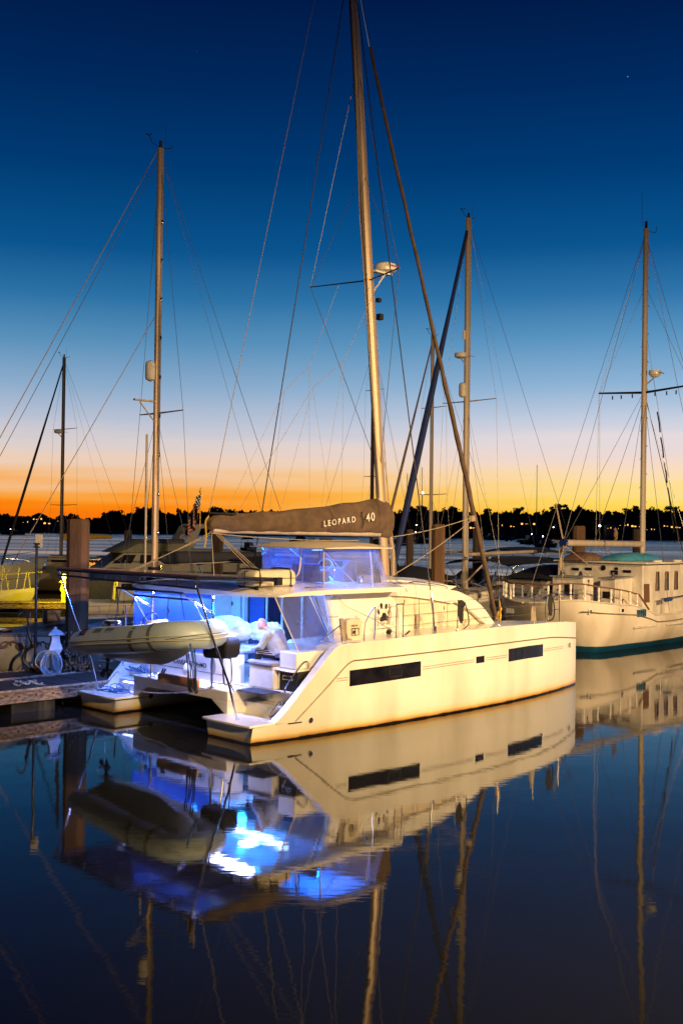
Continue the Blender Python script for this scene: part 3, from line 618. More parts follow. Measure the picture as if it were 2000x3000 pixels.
# solar arch
sx0, sx1, sy0, sy1 = -.93, 1.12, .55, 5.62
sz = lambda x: interp(x, [sx0, sx1], [3.20, 3.12])
for k in range(5):
    y0 = sy0 + .03 + (sy1 - sy0 - .06) * k / 5; y1 = sy0 + .03 + (sy1 - sy0 - .06) * (k + 1) / 5 - .03
    m = MB(); m.grid(lambda u, v: (sx0 + .05 + (sx1 - sx0 - .1) * u, y0 + (y1 - y0) * v, sz(sx0 + (sx1 - sx0) * u) + .03), 2, 2, th=.03); m.build('solar_panel', mat('solar_glass', (.03, .035, .09), .12, coat=.8), cat)
m = MB()
m.tube([(sx0, sy0, sz(sx0)), (sx0, sy1, sz(sx0))], .03, 8); m.tube([(sx1, sy0, sz(sx1)), (sx1, sy1, sz(sx1))], .025, 8)
for k in range(6): y = sy0 + (sy1 - sy0) * k / 5; m.tube([(sx0, y, sz(sx0) - .01), (sx1 + (.0 if k else .05), y, sz(sx1) - .01)], .022, 8)
m.tube([(sx0 + .02, sy0, sz(sx0) - .19), (sx0 + .02, sy1, sz(sx0) - .12)], .022, 8); m.box(1.05, 1.2, sy0 - .05, sy0 + .05, 3.02, 3.18)
for (x, y) in ((sx1, sy0 + .05), (sx1, sy1 - .1), (sx1, CY)): m.tube([(x, y, 3.1), (x - .1, y, 2.9)], .014)
fr = m.build('solar_frame', DSTEEL, cat)
for k in range(9): y = sy0 + .02 + (sy1 - sy0 - .04) * k / 8; m = MB(); m.tube([(sx0, y, sz(sx0) - .02), (sx0 + .02, y, sz(sx0) - .17)], .011, 6); m.build('rail_stub', STEEL, fr)
for y0, y1 in ((.75, sy0 + .1), (5.75, sy1 - .03)):
    m = MB(); m.tube([(.26, y0, .36), (.0, (y0 + y1) / 2, 1.1), (-.45, (y0 + y1) / 2, 2.1), (sx0 + .02, y1, 3.17)], [.02, .024, .024, .022], 10); m.lathe((.26, y0, .365), [(.05, 0), (.05, .012), (.02, .03)], 10); m.build('arch_strut', STEEL, cat)

# pushpit rail by the grill
m = MB(); m.tube(catmull([(.55, 1.98, .95), (.5, 1.5, .97), (.45, 1.22, 1.02), (.45, 1.17, 1.15), (.45, 1.20, 1.5), (.45, 1.30, 1.54)], 5), .014); m.tube([(.56, 1.95, 1.5), (.45, 1.2, 1.52)], .014); m.tube([(.45, 1.2, 1.0), (.5, 1.15, .85)], .014); m.build('pushpit_rail', STEEL, cat)
# mast and rig
MB_ = Vector((7.02, CY, 2.85)); MT = Vector((5.32, CY, 20.4))
mp = lambda z: MB_.lerp(MT, (z - 2.85) / (20.4 - 2.85))
m = MB(); rr = []
for k in range(22):
    z = 2.85 + (20.4 - 2.85) * k / 21; c = mp(z); s_ = 1 if z < 15 else 1 - (z - 15) * .05
    rr.append([c + Vector((math.cos(a) * .145 * s_, math.sin(a) * .095 * s_, 0)) for a in [2 * math.pi * i / 20 for i in range(20)]])
m.loft(rr); mast = m.build('mast', ALU, cat)
m = MB(); m.tube([mp(z) + Vector((-.15, 0, 0)) for z in (4.2, 10, 20.3)], .022, 6); m.build('sail_track', TRACK, mast)
m = MB(); m.lathe(tuple(mp(2.85) - Vector((0, 0, .05))), [(.24, 0), (.24, .03), (.17, .06), (.16, .12)], 20); m.build('mast_step', STEEL, mast)
m = MB()
for y in (CY - 1.55, CY + 1.55): m.tube([mp(10.5), (5.70, y, 10.46)], [.035, .022], 8, flat=.6)
m.build('spreader', DSTEEL, mast)
m = MB(); c = mp(10.55) + Vector((.50, -.1, .22)); m.lathe(tuple(c), [(.20, 0), (.27, .03), (.285, .10), (.27, .19), (.20, .235), (.02, .24)], 20); rd = m.build('radar_dome', GEL, mast)
text_part('radar_lettering', 'Raymarine', .10, c + Vector((-.20, -.29, .10)), (1, 0, 0), (0, 0, 1), RED, rd)
m = MB(); m.box(c.x - .42, c.x + .2, c.y - .05, c.y + .12, c.z - .05, c.z - .0); m.tube([mp(10.2) + Vector((.1, 0, 0)), c + Vector((0, 0, -.03))], .02); m.build('radar_bracket', GEL, mast)
m = MB(); m.box(6.62, 6.75, CY - .08, CY + .06, 9.55, 9.7); m.box(6.58, 6.70, CY - .05, CY + .05, 10.0, 10.1); m.build('deck_light', BLACK, mast)
chs = (5.38, .0, 1.86); chp = (5.05, 6.1, 1.86)
for ch in (chs, chp):
    m = MB(); m.tube([mp(18.6), Vector(ch) + Vector((0, 0, .95)).lerp(Vector((-.05, .2 if ch == chs else -.2, .95)), .5)], .014, 6); sh = m.build('shroud', WIRED, cat)
    m = MB(); m.tube([Vector(ch) + Vector((-.02, .09 if ch == chs else -.09, .93)), Vector(ch) + Vector((-.02, .06, .75)), Vector(ch) + Vector((0, .03, .4)), ch], [.012, .04, .022, .03], 8); m.box(ch[0] - .05, ch[0] + .05, ch[1] - .03, ch[1] + .03, ch[2] - .05, ch[2] + .14); m.build('turnbuckle', STEEL, sh)
dm = MB()
for y in (CY - 1.55, CY + 1.55):
    for z in (15.8, 5.6): dm.tube([mp(z), (5.70, y, 10.46)], .008, 5)
    dm.tube([mp(13.2), (5.70, y, 10.46)], .006, 5)
dm.build('diamond_stay', WIRE, cat)
# forestay and furled jib
fs = [(11.70, CY, 1.66), (11.15, CY, 3.25), (10.60, CY, 4.75), (10.05, CY, 6.25), (9.48, CY, 7.75), (8.90, CY, 9.27), (8.16, CY, 11.25), (7.45, CY, 13.1), (6.74, CY, 14.98), (6.22, CY, 16.45)]
pts = [Vector(p) for p in fs]; sm = catmull(fs, 40); rad = []
allp = []
for i in range(60):
    t = i / 59; q = t * 5; p = sm[min(len(sm) - 1, int(round(t * (len(sm) - 1))))]; allp.append(p + Vector((.006 * math.sin(i * 1.3), .006 * math.cos(i * .9), 0)))
    rad.append((.050 + .026 * math.sin(min(1, t * 1.4 + .15) * 2.6)) * (1 - .35 * t) * (1 + .08 * math.sin(i * 2.1)))
m = MB(); m.tube(allp, rad, 10); jib = m.build('furled_jib', CANB, cat)
m = MB(); m.tube([(6.22, CY, 16.45), (5.9, CY, 17.5), (5.45, CY, 19.2)], .03, 8); m.build('headstay_top', STEEL, jib)
m = MB(); m.tube([(11.75, CY, 1.5), (11.66, CY, 1.7)], .09, 12); m.build('furler_drum', STEEL, jib)
m = MB(); m.tube([(10.55, CY, 4.45), (10.52, CY, 4.6)], .11, 8); m.build('jib_wrap_line', ROPE, jib)
# boom, sail bag, letters
m = MB(); m.tube([(1.35, CY, 4.12), (7.0, CY, 4.06)], .085, 12, flat=.8); boom = m.build('boom', ALUP, cat)
m = MB(); rr = []
BX0 = [1.22, 1.5, 2.2, 2.9, 3.6, 4.3, 5.0, 5.7, 6.3, 6.75, 7.05, 7.22]; BT0 = [4.36, 4.50, 4.53, 4.55, 4.62, 4.68, 4.76, 4.85, 4.93, 4.99, 4.92, 4.72]
BXs = [1.22, 1.35] + [1.5 + .3 * q for q in range(18)] + [6.85, 7.05, 7.22]; BT = [interp(q, BX0, BT0) + .015 * math.sin(q * 5) for q in BXs]
for i, (x, t) in enumerate(zip(BXs, BT)):
    b = 4.06 if x > 1.6 else 4.12; r = []
    w_ = .13 + .10 * (t - 4.35) / .6
    for a in range(22):
        th = 2 * math.pi * a / 22; sn, cs = math.sin(th), math.cos(th)
        zc = (t + b) / 2; h = (t - b) / 2; e = 1 if sn < 0 else .72 ** (1 + sn)
        fo = .020 * math.sin(i * 2.3 + a * .9) + .014 * math.sin(i * 4.1 - a * 1.6)
        r.append((x + .03 * math.sin(i * 2 + a), CY + cs * (w_ * (1.0 if sn < .2 else 1 - .55 * (sn - .2)) + fo), zc + sn * h * (1 + fo) + .012 * math.sin(a * 2.3 + i)))
    rr.append(r)
m.loft(rr); bag = m.build('sail_bag', CANB, cat, sub=2, ang=80)
text_part('sail_bag_lettering', 'LEOPARD', .195, (4.54, CY - .262, 4.235), (1, -.008, .12), (0, .10, 1), WMARK, bag, bold=.003, spacing=1.42, ext=.004)
text_part('sail_bag_number', '40', .29, (5.98, CY - .285, 4.37), (1, -.008, .12), (0, .10, 1), WMARK, bag, bold=.003, spacing=1.2, ext=.004)
m = MB(); m.tube(catmull([(5.9, CY - .23, 4.62), (5.86, CY - .25, 4.5), (5.93, CY - .25, 4.38), (5.88, CY - .24, 4.2)], 5), .012, 5); m.tube([(1.2, CY - .1, 4.5), (1.9, CY - .17, 4.48)], .02); m.build('bag_tie', ROPEB, bag)
m = MB(); rr = []
for k in range(7):
    z = 3.95 + .95 * k / 6; q = mp(z); rr.append([(q.x + .05 + math.cos(a) * (.24 + .03 * math.sin(k * 2)), CY + math.sin(a) * (.21 + .02 * math.cos(k * 3)), z) for a in [2 * math.pi * i / 12 for i in range(12)]])
m.loft(rr); m.build('bag_mast_collar', CANB, bag, sub=1)
lz = MB()
for y, s_ in ((CY - .22, -1), (CY + .22, 1)):
    top_ = Vector((5.95, CY + s_ * .75, 10.45))
    for x, z in ((1.9, 4.5), (3.2, 4.58), (4.5, 4.7), (5.2, 4.78)): lz.tube([(x, y * .9 + CY * .1, z), Vector((3.9, CY + s_ * .5, 7.5)) if x < 4 else Vector((4.8, CY + s_ * .6, 8.2))], .005, 4)
    lz.tube([(3.9, CY + s_ * .5, 7.5), (4.8, CY + s_ * .6, 8.2), top_], .006, 4)
lz.build('lazy_jack', ROPE, cat)
m = MB(); m.tube([mp(20.2) + Vector((-.3, 0, 0)), (1.25, CY, 4.4)], .008, 5); m.build('topping_lift', ROPE, cat)
m = MB(); m.tube([mp(20.2) + Vector((-.25, -.3, 0)), mp(12) + Vector((-.32, -.1, 0)), mp(5) + Vector((-.16, -.1, 0))], .015, 5); m.build('halyard', ROPE, cat)
m = MB()
for k in range(5): m.tube([mp(9.5 - k * .9) + Vector((.1, -.1, 0)), mp(3) + Vector((.1 + .03 * k, -.13 - .02 * k, 0))], .007, 4)
m.tube([mp(4.0) + Vector((.15, -.12, 0)), mp(3.6) + Vector((.2, -.14, 0)), mp(3.0) + Vector((.15, -.14, 0))], .05, 6); m.build('mast_rope', ROPE, mast)
m = MB()
for (a, b) in (((1.35, CY, 4.08), (-.2, 4.0, 3.15)), ((1.4, CY, 4.05), (-.25, 4.05, 3.16)), ((1.45, CY, 4.05), (1.9, 1.9, 3.02)), ((1.5, CY, 4.05), (2.0, 1.85, 3.02)), ((1.55, CY, 4.05), (2.06, 1.8, 3.02)), ((1.35, CY, 4.05), (1.3, 2.85, 3.05))): m.tube(sag(a, b, .01, 6), .011, 5)
m.build('mainsheet', ROPE, cat)
m = MB(); m.tube(sag((1.3, CY - .1, 4.05), (5.7, CY - .3, 3.9), .05, 10), .01, 5); m.build('reefing_line', ROPE, cat)
m = MB(); m.tube(catmull([(1.22, CY - .05, 4.42), (1.1, CY - .1, 4.3), (1.12, CY - .1, 4.0), (1.08, CY - .1, 3.75)], 5), .022, 6); m.build('yellow_strap', ROPEY, cat)

# stanchions, lifelines, pulpit
def ry(x): return outer(x, 1.8) + .09
for x in (3.95, 4.17, 6.05, 7.72, 9.4):
    m = MB(); b = top(x); m.tube([(x, ry(x), b), (x + (.02 if x > 4.2 else 0), ry(x), b + .71)], .012, 8); m.lathe((x, ry(x), b), [(.03, 0), (.03, .02), (.015, .05)], 8); m.build('stanchion', STEEL, cat)
m = MB(); m.tube(catmull([(2.97, ry(3), 1.83), (3.0, ry(3), 2.2), (3.22, ry(3.2), 2.48), (3.3, ry(3.3), 2.46), (3.27, ry(3.27), 1.84)], 6), .013); m.tube(catmull([(1.75, ry(2), 1.9), (2.2, ry(2.2), 2.15), (2.3, ry(2.3), 2.16), (2.33, ry(2.3), 1.84)], 5), .013); m.tube([(3.93, ry(4), 2.56), (4.2, ry(4), 2.56)], .014); m.build('boarding_gate_rail', STEEL, cat)
m = MB(); m.tube(catmull([(10.25, ry(10.3), 1.86), (10.4, ry(10.4), 2.2), (10.72, ry(10.8), 2.50), (11.3, ry(11.2), 2.5), (11.9, .55, 2.47), (11.95, .9, 2.45), (11.6, 1.2, 2.42), (11.5, 1.2, 1.8)], 6), .014); m.tube([(11.0, ry(11), 1.8), (11.0, ry(11), 2.5)], .013); m.tube([(10.35, ry(10.4), 2.12), (11.0, ry(11), 2.12)], .01); m.build('pulpit', STEEL, cat)
for hgt in (.69, .46, .24):
    m = MB(); pts = [(x, ry(x), top(x) + hgt) for x in (4.17, 6.05, 7.72, 9.4, 10.45)]; m.tube(pts, .005, 4); m.tube([(3.3, ry(3.3), 1.84 + hgt * .9), (3.95, ry(3.95), 1.84 + hgt)], .005, 4); m.build('lifeline', WIRE, cat)
# jib sheet and cleats, deck clutter
m = MB(); m.tube([(4.45, .55, 1.87), (4.55, .6, 1.9)], .06, 8); m.tube([(4.4, .0, 1.86), (4.6, .05, 1.93)], .02); m.build('deck_cleat', DSTEEL, cat)
m = MB(); m.tube([(3.2, .9, 2.72), (3.35, .85, 2.5), (3.9, .5, 2.2), (4.3, .2, 1.9)], .008, 5); m.tube([(3.8, .25, 2.52), (4.15, .6, 1.9)], .006, 5); m.build('gate_lashing', ROPE, cat)
m = MB(); random.seed(3)
for k in range(5): m.tube(catmull([(4.05 + random.uniform(-.06, .06), .12 + random.uniform(-.02, .06), 2.56), (3.88 + random.uniform(-.1, .15), .1, 2.35), (3.95 + random.uniform(-.12, .12), .1, 2.12), (4.02 + random.uniform(-.1, .1), .12, 2.3), (4.0, .12, 2.55)], 4), .006, 4)
m.build('hanging_line', ROPE, cat)
m = MB(); m.box(0, 0, 0, 0, 0, 0) if 0 else None
for z in (.45, .22):
    m.tube([(.9 + .3 * i / 6, 1.0, z) for i in range(2)], .001, 3) if 0 else None
for yy in (1.0,): pass
m = MB(); m.tube([(2.42, ry(2.4) + .12, 2.32), (2.4, ry(2.4) + .02, 1.86)], .05, 6); m.tube([(2.42, ry(2.4) + .05, 2.22), (2.5, ry(2.4), 1.9), (2.6, ry(2.4), 1.88)], .02, 5); m.tube([(2.3, ry(2.3) + .02, 2.2), (2.35, ry(2.3), 1.95)], .03, 6); m.build('bundled_line', ROPE, cat)
# =================================================================== THINGS ON AND AROUND THE CATAMARAN
dg = thing('inflatable_dinghy', 'green grey inflatable dinghy with outboard hanging from the catamaran stern davits', 'dinghy', CAT, (-.4, 2.7, 1.3))
m = MB()
path = [(-1.02, 4.66, 1.68), (-1.05, 4.4, 1.70), (-1.06, 3.44, 1.81), (-1.05, 2.2, 1.94), (-.98, 1.55, 2.03), (-.80, 1.18, 2.07), (-.40, 1.02, 2.07), (.0, 1.18, 2.07), (.16, 1.55, 2.03), (.22, 2.2, 1.94), (.22, 3.44, 1.81), (.20, 4.4, 1.70), (.17, 4.66, 1.68)]
tp = catmull(path, 6); rad = []
for i, p in enumerate(tp):
    e = min(i, len(tp) - 1 - i); rad.append(interp(e, [0, 2, 5, 9], [.06, .14, .22, .285]))
m.tube(tp, rad, 18); tubes = m.build('buoyancy_tube', HYP, dg, ang=60)
def tube_ring(p, q, r, a0, a1, w0, m_, name):
    pass
m = MB()
for dz, k in ((.035, 1.0), (-.045, 1.0)):
    ps = []
    for i, p in enumerate(tp[4:-4]):
        j = i + 4; t = (tp[j + 1] - tp[j - 1]).normalized(); o_ = Vector((t.y, -t.x, 0)) ; 
        if (p - Vector((-.4, 2.7, p.z))).dot(o_) < 0: o_ = -o_
        ps.append(p + o_.normalized() * (rad[j] * .985) + Vector((0, 0, dz - .02)))
    m.tube(ps, .018, 6)
m.build('rubbing_strake', HYPL, tubes)
# bow patch of lighter cloth, handles, seams
m = MB()
for (l0, l1) in ((.42, .62),):
    pass
def band(i0, i1, mt, name, k=1.004, a0=0, a1=1):
    m = MB(); sub_ = tp[i0:i1 + 1]; m.tube(sub_, [r * k + .002 for r in rad[i0:i1 + 1]], 18); return m.build(name, mt, tubes)
band(22, 23, HYPD, 'tube_seam'); 
def patch(y0, y1, a0, a1, mt, name, skew=0., out=.004):
    """patch on the near tube between two lengths and two angles from the horizontal"""
    def P(u, v):
        y = y0 + (y1 - y0) * u; c = Vector((interp(y, [.9, 2.1, 4.45], [-1.02, -1.05, -1.05]), y + skew * v, interp(y, [1.25, 2.1, 3.44, 4.45], [2.05, 1.94, 1.81, 1.69])))
        r = interp(y, [4.45, 4.6, 4.72], [.215, .16, .05]) if y > 4.2 else .29; a = a0 + (a1 - a0) * v
        return c + Vector((-math.cos(a), 0, math.sin(a))) * (r + out)
    m = MB(); m.grid(P, 6, 6); return m.build(name, mt, tubes)
patch(4.1, 3.88, .50, 1.25, INK, 'maker_patch'); patch(4.02, 3.93, .62, 1.22, RED, 'maker_stripe', -.06, .007)
for a, b in ((3.60, 3.32), (3.18, 2.88)): patch(a, b, .62, 1.05, HYPD, 'oar_patch')
patch(4.48, 4.22, .3, 1.1, HYPD, 'stern_cone_patch')
patch(2.25, 2.13, -.9, 1.3, HYPD, 'grey_band')
# rigid hull
m = MB(); rr = []
for k in range(14):
    u = k / 13; y = 4.25 - 3.05 * u; w_ = .62 * (1 - max(0, (u - .6) / .4) ** 2.2 * .9); zk = interp(u, [0, .3, .65, .85, 1], [1.30, 1.29, 1.36, 1.58, 1.98]); zt = interp(y, [.9, 2.1, 3.44, 4.45], [2.02, 1.86, 1.73, 1.62])
    rr.append([(-.42 - w_, y, zt - .05), (-.42 - w_ * .8, y, zt - .2 if zt - .2 > zk else zk + .03), (-.42, y, zk), (-.42 + w_ * .8, y, max(zt - .2, zk + .03)), (-.42 + w_, y, zt - .05), (-.42, y, zt + .02)])
m.loft(rr); m.build('rigid_hull', mat('dinghy_hull_paint', (.34, .36, .31), .35, var=.08, coat=.3), dg, ang=30)
m = MB(); m.box(-.95, .12, 4.2, 4.26, 1.5, 1.98); m.build('transom', GEL, dg)
ob = MB(); ob.prism([(-.62, 4.02), (-.60, 4.34), (-.40, 4.38), (-.24, 4.3), (-.24, 4.05), (-.42, 3.98)], 1.93, 2.14, 'z'); om = ob.build('outboard_motor', mat('black_cowling', (.012, .012, .014), .15, coat=.8), dg, bevel=.06)
m = MB(); m.tube([(-.44, 4.28, 1.95), (-.44, 4.30, 1.5), (-.44, 4.31, 1.02)], [.07, .05, .035], 10); m.tube([(-.44, 4.2, 1.04), (-.44, 4.46, 1.04)], [.05, .035], 10); m.prism([(4.20, 1.0), (4.36, 1.0), (4.3, .84)], -.446, -.434, 'x'); m.prism([(-.62, 4.1), (-.26, 4.1), (-.30, 4.45), (-.58, 4.45)], 1.245, 1.255, 'z'); m.build('outboard_leg', BLACK, om)
m = MB()
for k in range(3):
    a = 2 * math.pi * k / 3 + .4; m.ell((-.44 + .085 * math.cos(a), 4.48, 1.04 + .085 * math.sin(a)), (.075, .012, .055), 10, 6, M=Matrix.Rotation(-a, 3, 'Y') @ Matrix.Rotation(.5, 3, 'X'))
m.lathe((-.44, 4.46, 1.04), [(.03, -.02), (.03, .02)], 8); m.build('propeller', BLACK, om)
m = MB(); m.prism([(2.35, 1.9), (2.8, 1.9), (2.74, 2.24), (2.5, 2.27)], -.6, -.15, 'x'); m.box(-.6, -.2, 3.0, 3.3, 1.8, 2.05); m.build('dinghy_console', GEL, dg, bevel=.05)
m = MB(); m.tube([(-.38 + .17 * math.cos(a), 2.84 - .06 * math.sin(a), 2.24 + .15 * math.sin(a)) for a in [2 * math.pi * i / 20 for i in range(20)]], .014, 6, closed=True); m.tube([(-.38, 2.84, 2.24), (-.38, 2.7, 2.15)], .02); m.build('dinghy_wheel', BLACK, dg)
m = MB()
for k in range(5): m.tube([(-.2 + .1 * k, 3.55, 1.86), (-.5 + .16 * k, 3.3 - .08 * k, 2.2)], .014, 6)
m.tube([(-.45, 3.62, 1.9), (-.45, 3.65, 2.5)], .012); m.build('stowed_oar', STEEL, dg)
m = MB(); m.tube(catmull([(-1.18, 1.35, 2.0), (-1.14, 1.15, 2.02), (-.96, .62, 2.12), (-.40, .46, 2.15)], 5), .008, 5); m.tube([(-.9, .78, 1.95), (-.86, .72, 1.6), (-.6, .85, 1.5)], .02, 6); m.build('grab_line', ROPEBL, dg)
m = MB()
for (a, b) in (((-.28, 1.95, 2.84), (-.45, 1.5, 2.12)), ((-.28, 4.1, 2.84), (-.42, 4.12, 2.0))): m = MB(); m.tube([a, b], .009, 5); m.build('lifting_bridle', ROPEB, dg)

# black straps looped from the dinghy down to the fender board
m = MB()
for (x, y, z0, z1) in ((-.05, 2.06, 1.85, .86), (-.02, 2.0, 1.6, .84), (.0, 1.9, 1.75, .82), (.03, 1.98, 1.4, .85), (-.03, 1.82, 1.9, .84), (.02, 2.12, 1.55, .82)):
    m.tube(catmull([(x, y, z0), (x + .06, y - .01, (z0 + z1) / 2), (x + .10, y + .02, z1), (x + .16, y + .05, z1 - .03), (x + .14, y + .06, z1 + .2)], 4), .012, 5)
single(m, 'tie_down_strap', 'black tie down strap looped between dinghy bow and wooden board', 'strap', CAT, (0, 2.0, .84), ROPEB)
m = MB()
for y in (3.28, 3.36): m.tube([(.35, y, 1.12), (.28, y, 1.0), (.28, y, .86), (.40, y, .83)], .02, 6)
single(m, 'webbing_loop', 'black webbing loop holding the left end of the wooden board', 'strap', CAT, (.3, 3.3, .84), ROPEB)
m = MB(); m.prism([(2.1, .85), (2.15, .83), (3.42, .83), (3.45, .88), (3.45, 1.0), (3.4, 1.03), (2.12, 1.03), (2.08, 1.0)], .26, .36, 'x'); single(m, 'fender_board', 'reddish pine fender board strapped under the dinghy', 'board', CAT, (.31, 2.75, .83), PLANK, bevel=.008)
for i, y in enumerate((2.98, 2.84)):
    m = MB(); m.lathe((.66, y, .98), [(.02, -.0), (.055, .03), (.06, .1), (.05, .2), (.02, .24), (.01, .27)], 12)
    single(m, 'small_fender', 'small white bottle shaped fender hanging above the pine board, %s of the pair' % ('left' if i == 0 else 'right'), 'fender', CAT, (.66, y, .98), GEL)
m = MB()
for k in range(5): m.tube([(.88, 2.3 + .06 * math.cos(a) + .012 * k, 1.22 + .16 * math.sin(a)) for a in [2 * math.pi * i / 14 for i in range(14)]], .009, 5, closed=True)
single(m, 'hanging_rope_coil', 'white rope coil hanging on the cockpit coaming by the davit', 'rope', CAT, (.88, 2.3, 1.05), ROPE)
m = MB()
for k in range(7): m.tube(catmull([(.7, 4.15 + .1 * k, .86), (.55 - .05 * k, 4.2 + .08 * k, 1.0 + .03 * (k % 3)), (.6, 4.3 + .09 * k, .9), (.75, 4.5, .95 + .04 * k)], 4), .010, 5)
single(m, 'blue_hose_tangle', 'tangle of blue hoses and cords at the foot of the left davit', 'hose', CAT, (.65, 4.4, .84), ROPEBL)

# barbecue under a black cover
g = thing('barbecue', 'black covered barbecue mounted on the stern rail beside the dinghy bow', 'barbecue', CAT, (.42, 1.45, 1.5))
m = MB(); m.prism([(1.05, 1.62), (1.12, 1.54), (1.75, 1.50), (1.80, 1.56), (1.82, 1.88), (1.72, 1.96), (1.10, 1.95), (1.02, 1.86)], .18, .58, 'x'); m.build('cover', mat('black_cover', (.005, .006, .014), .75, bump=.3), g, bevel=.05)
text_part('cover_lettering', 'MAGNA', .065, (.172, 1.70, 1.70), (0, -1, -.03), (0, 0, 1), WMARK, g, bold=.002)
m = MB(); m.tube([(.42, 1.45, 1.5), (.45, 1.4, .98)], .02); m.build('mounting_post', STEEL, g)

# life raft case on the hard top
g = thing('life_raft_case', 'cream hard case strapped on the catamaran hardtop in front of the helm enclosure', 'case', CAT, (1.45, 1.3, 2.96))
m = MB(); m.prism([(.90, 2.97), (2.0, 2.97), (2.03, 3.03), (2.02, 3.24), (1.94, 3.31), (.96, 3.31), (.88, 3.24), (.87, 3.03)], .98, 1.60, 'y'); m.build('case_shell', mat('cream_case', (.66, .60, .46), .5, var=.06), g, bevel=.05)
m = MB(); m.box(.86, 2.04, .962, 1.618, 3.125, 3.14); m.build('case_seam', GOLD, g)
m = MB()
for x in (1.0, 1.85): m.tube([(x, .965, 2.98), (x, .955, 3.2), (x, 1.0, 3.325), (x, 1.3, 3.335), (x, 1.6, 3.325), (x, 1.62, 2.98)], .02, 6, flat=.4)
m.tube([(.85, 1.28, 3.0), (.85, 1.28, 3.28), (1.4, 1.29, 3.34), (2.05, 1.29, 3.28)], .018, 6, flat=.4); m.build('case_strap', BLACK, g)
m = MB()
for x in (.95, 1.9):
    for y in (1.02, 1.55): m.box(x - .03, x + .03, y - .03, y + .03, 2.90, 2.98)
m.build('case_foot', DSTEEL, g)

# white rescue bag on the rail
g = thing('rescue_sling_bag', 'white upright bag with small printed drawing standing at the side deck gate', 'bag', CAT, (2.72, .02, 1.83))
m = MB(); m.prism([(2.50, 1.84), (2.48, 2.27), (2.62, 2.31), (2.90, 2.29), (2.95, 2.2), (2.92, 1.83)], -.09, .10, 'y'); m.build('bag_body', CANC, g, bevel=.025)
m = MB(); m.grid(lambda u, v: (2.62 + .20 * u, -.094, 1.96 + .16 * v), 1, 1, th=.002); 
fr2 = MB()
for (a, b, c, d) in ((2.60, 2.82, 2.10, 2.115), (2.60, 2.82, 1.96, 1.97), (2.60, 2.61, 1.96, 2.11), (2.81, 2.82, 1.96, 2.11), (2.70, 2.712, 1.97, 2.10)): fr2.box(a, b, -.118, -.112, c, d)
fr2.box(2.64, 2.69, -.118, -.112, 2.0, 2.06); fr2.build('printed_drawing', INK, g, smooth=False)
text_part('bag_lettering', 'RESCUE', .05, (2.60, -.118, 2.15), (1, 0, 0), (0, 0, 1), INK, g)

# black line bundles on the lifelines
for i, (x, lb) in enumerate(((6.08, 'black line bundle hung on the lifeline amidships with one tail down to the deck'), (10.25, 'black line bundle hanging at the bow pulpit of the catamaran'))):
    m = MB(); z = top(x) + .70; y = ry(x) - .03; random.seed(i)
    for k in range(5): m.tube(catmull([(x + .02 * k, y, z), (x + .03 * k - .05, y - .02, z - .25), (x + .02 * k, y - .03, z - .48 - .04 * (k % 2)), (x + .05 + .02 * k, y, z - .2), (x + .02 * k, y, z)], 4), .018, 5)
    if i == 0: m.ell((x + .09, y, z - .10), (.12, .05, .09), 8, 6); m.tube(catmull([(x + .2, y, z - .05), (x + .30, y - .02, z - .35), (x + .33, y, top(x) + .12), (x + .18, y + .02, top(x) + .03)], 5), .012, 5)
    else: m.tube(catmull([(x + .1, y, z), (x + .25, y, z - .3), (x + .2, y, top(x) + .1), (x - .05, y, top(x) + .04)], 5), .018, 5)
    single(m, 'line_bundle', lb, 'rope', CAT, (x, y, top(x)), ROPEB)
m = MB()
for k in range(7): m.tube(catmull([(9.38, ry(9.4) + .02, 2.3), (9.3 + .03 * k, ry(9.4), 2.1 - .02 * k), (9.32 + .03 * k, ry(9.4), 1.9), (9.44, ry(9.4), 2.28)], 4), .011, 5)
single(m, 'pale_line_bundle', 'pale rope bundle hanging on the last stanchion before the bow pulpit', 'rope', CAT, (9.4, ry(9.4), 1.84), ROPE)
m = MB(); m.ell((7.8, ry(7.8) + .05, 2.12), (.08, .05, .13), 10, 8); m.ell((7.86, ry(7.8) + .05, 2.28), (.04, .03, .05), 8, 6); m.tube([(7.74, ry(7.7), 2.5), (7.8, ry(7.7), 2.3), (7.76, ry(7.7), 2.0)], .01)
single(m, 'yellow_light_float', 'small yellow float light tied to a lifeline stanchion by the forestay', 'float', CAT, (7.8, ry(7.8), 1.9), YEL)
# rope tangle on the port swim platform + line to the dock
m = MB(); random.seed(11)
for k in range(9):
    c = (.45 + random.uniform(-.2, .25), 5.25 + random.uniform(-.55, .3)); r_ = random.uniform(.1, .2)
    m.tube([(c[0] + r_ * math.cos(a), c[1] + r_ * 1.3 * math.sin(a), .40 + .03 * (k % 3) + (.16 * max(0, math.sin(a)) if k % 3 == 0 else 0)) for a in [2 * math.pi * i / 16 for i in range(16)]], .011, 5, closed=True)
single(m, 'coiled_mooring_rope', 'blue grey coiled rope heaped on the left swim platform', 'rope', CAT, (.45, 5.2, .38), ROPEBL)
m = MB(); m.tube(sag((.45, 5.3, .5), (.5, 1.9, .83), .12, 14), .010, 5); single(m, 'stern_line', 'thin pale line stretched across the stern between the two hulls', 'rope', CAT, (.45, 5.3, .4), ROPE)

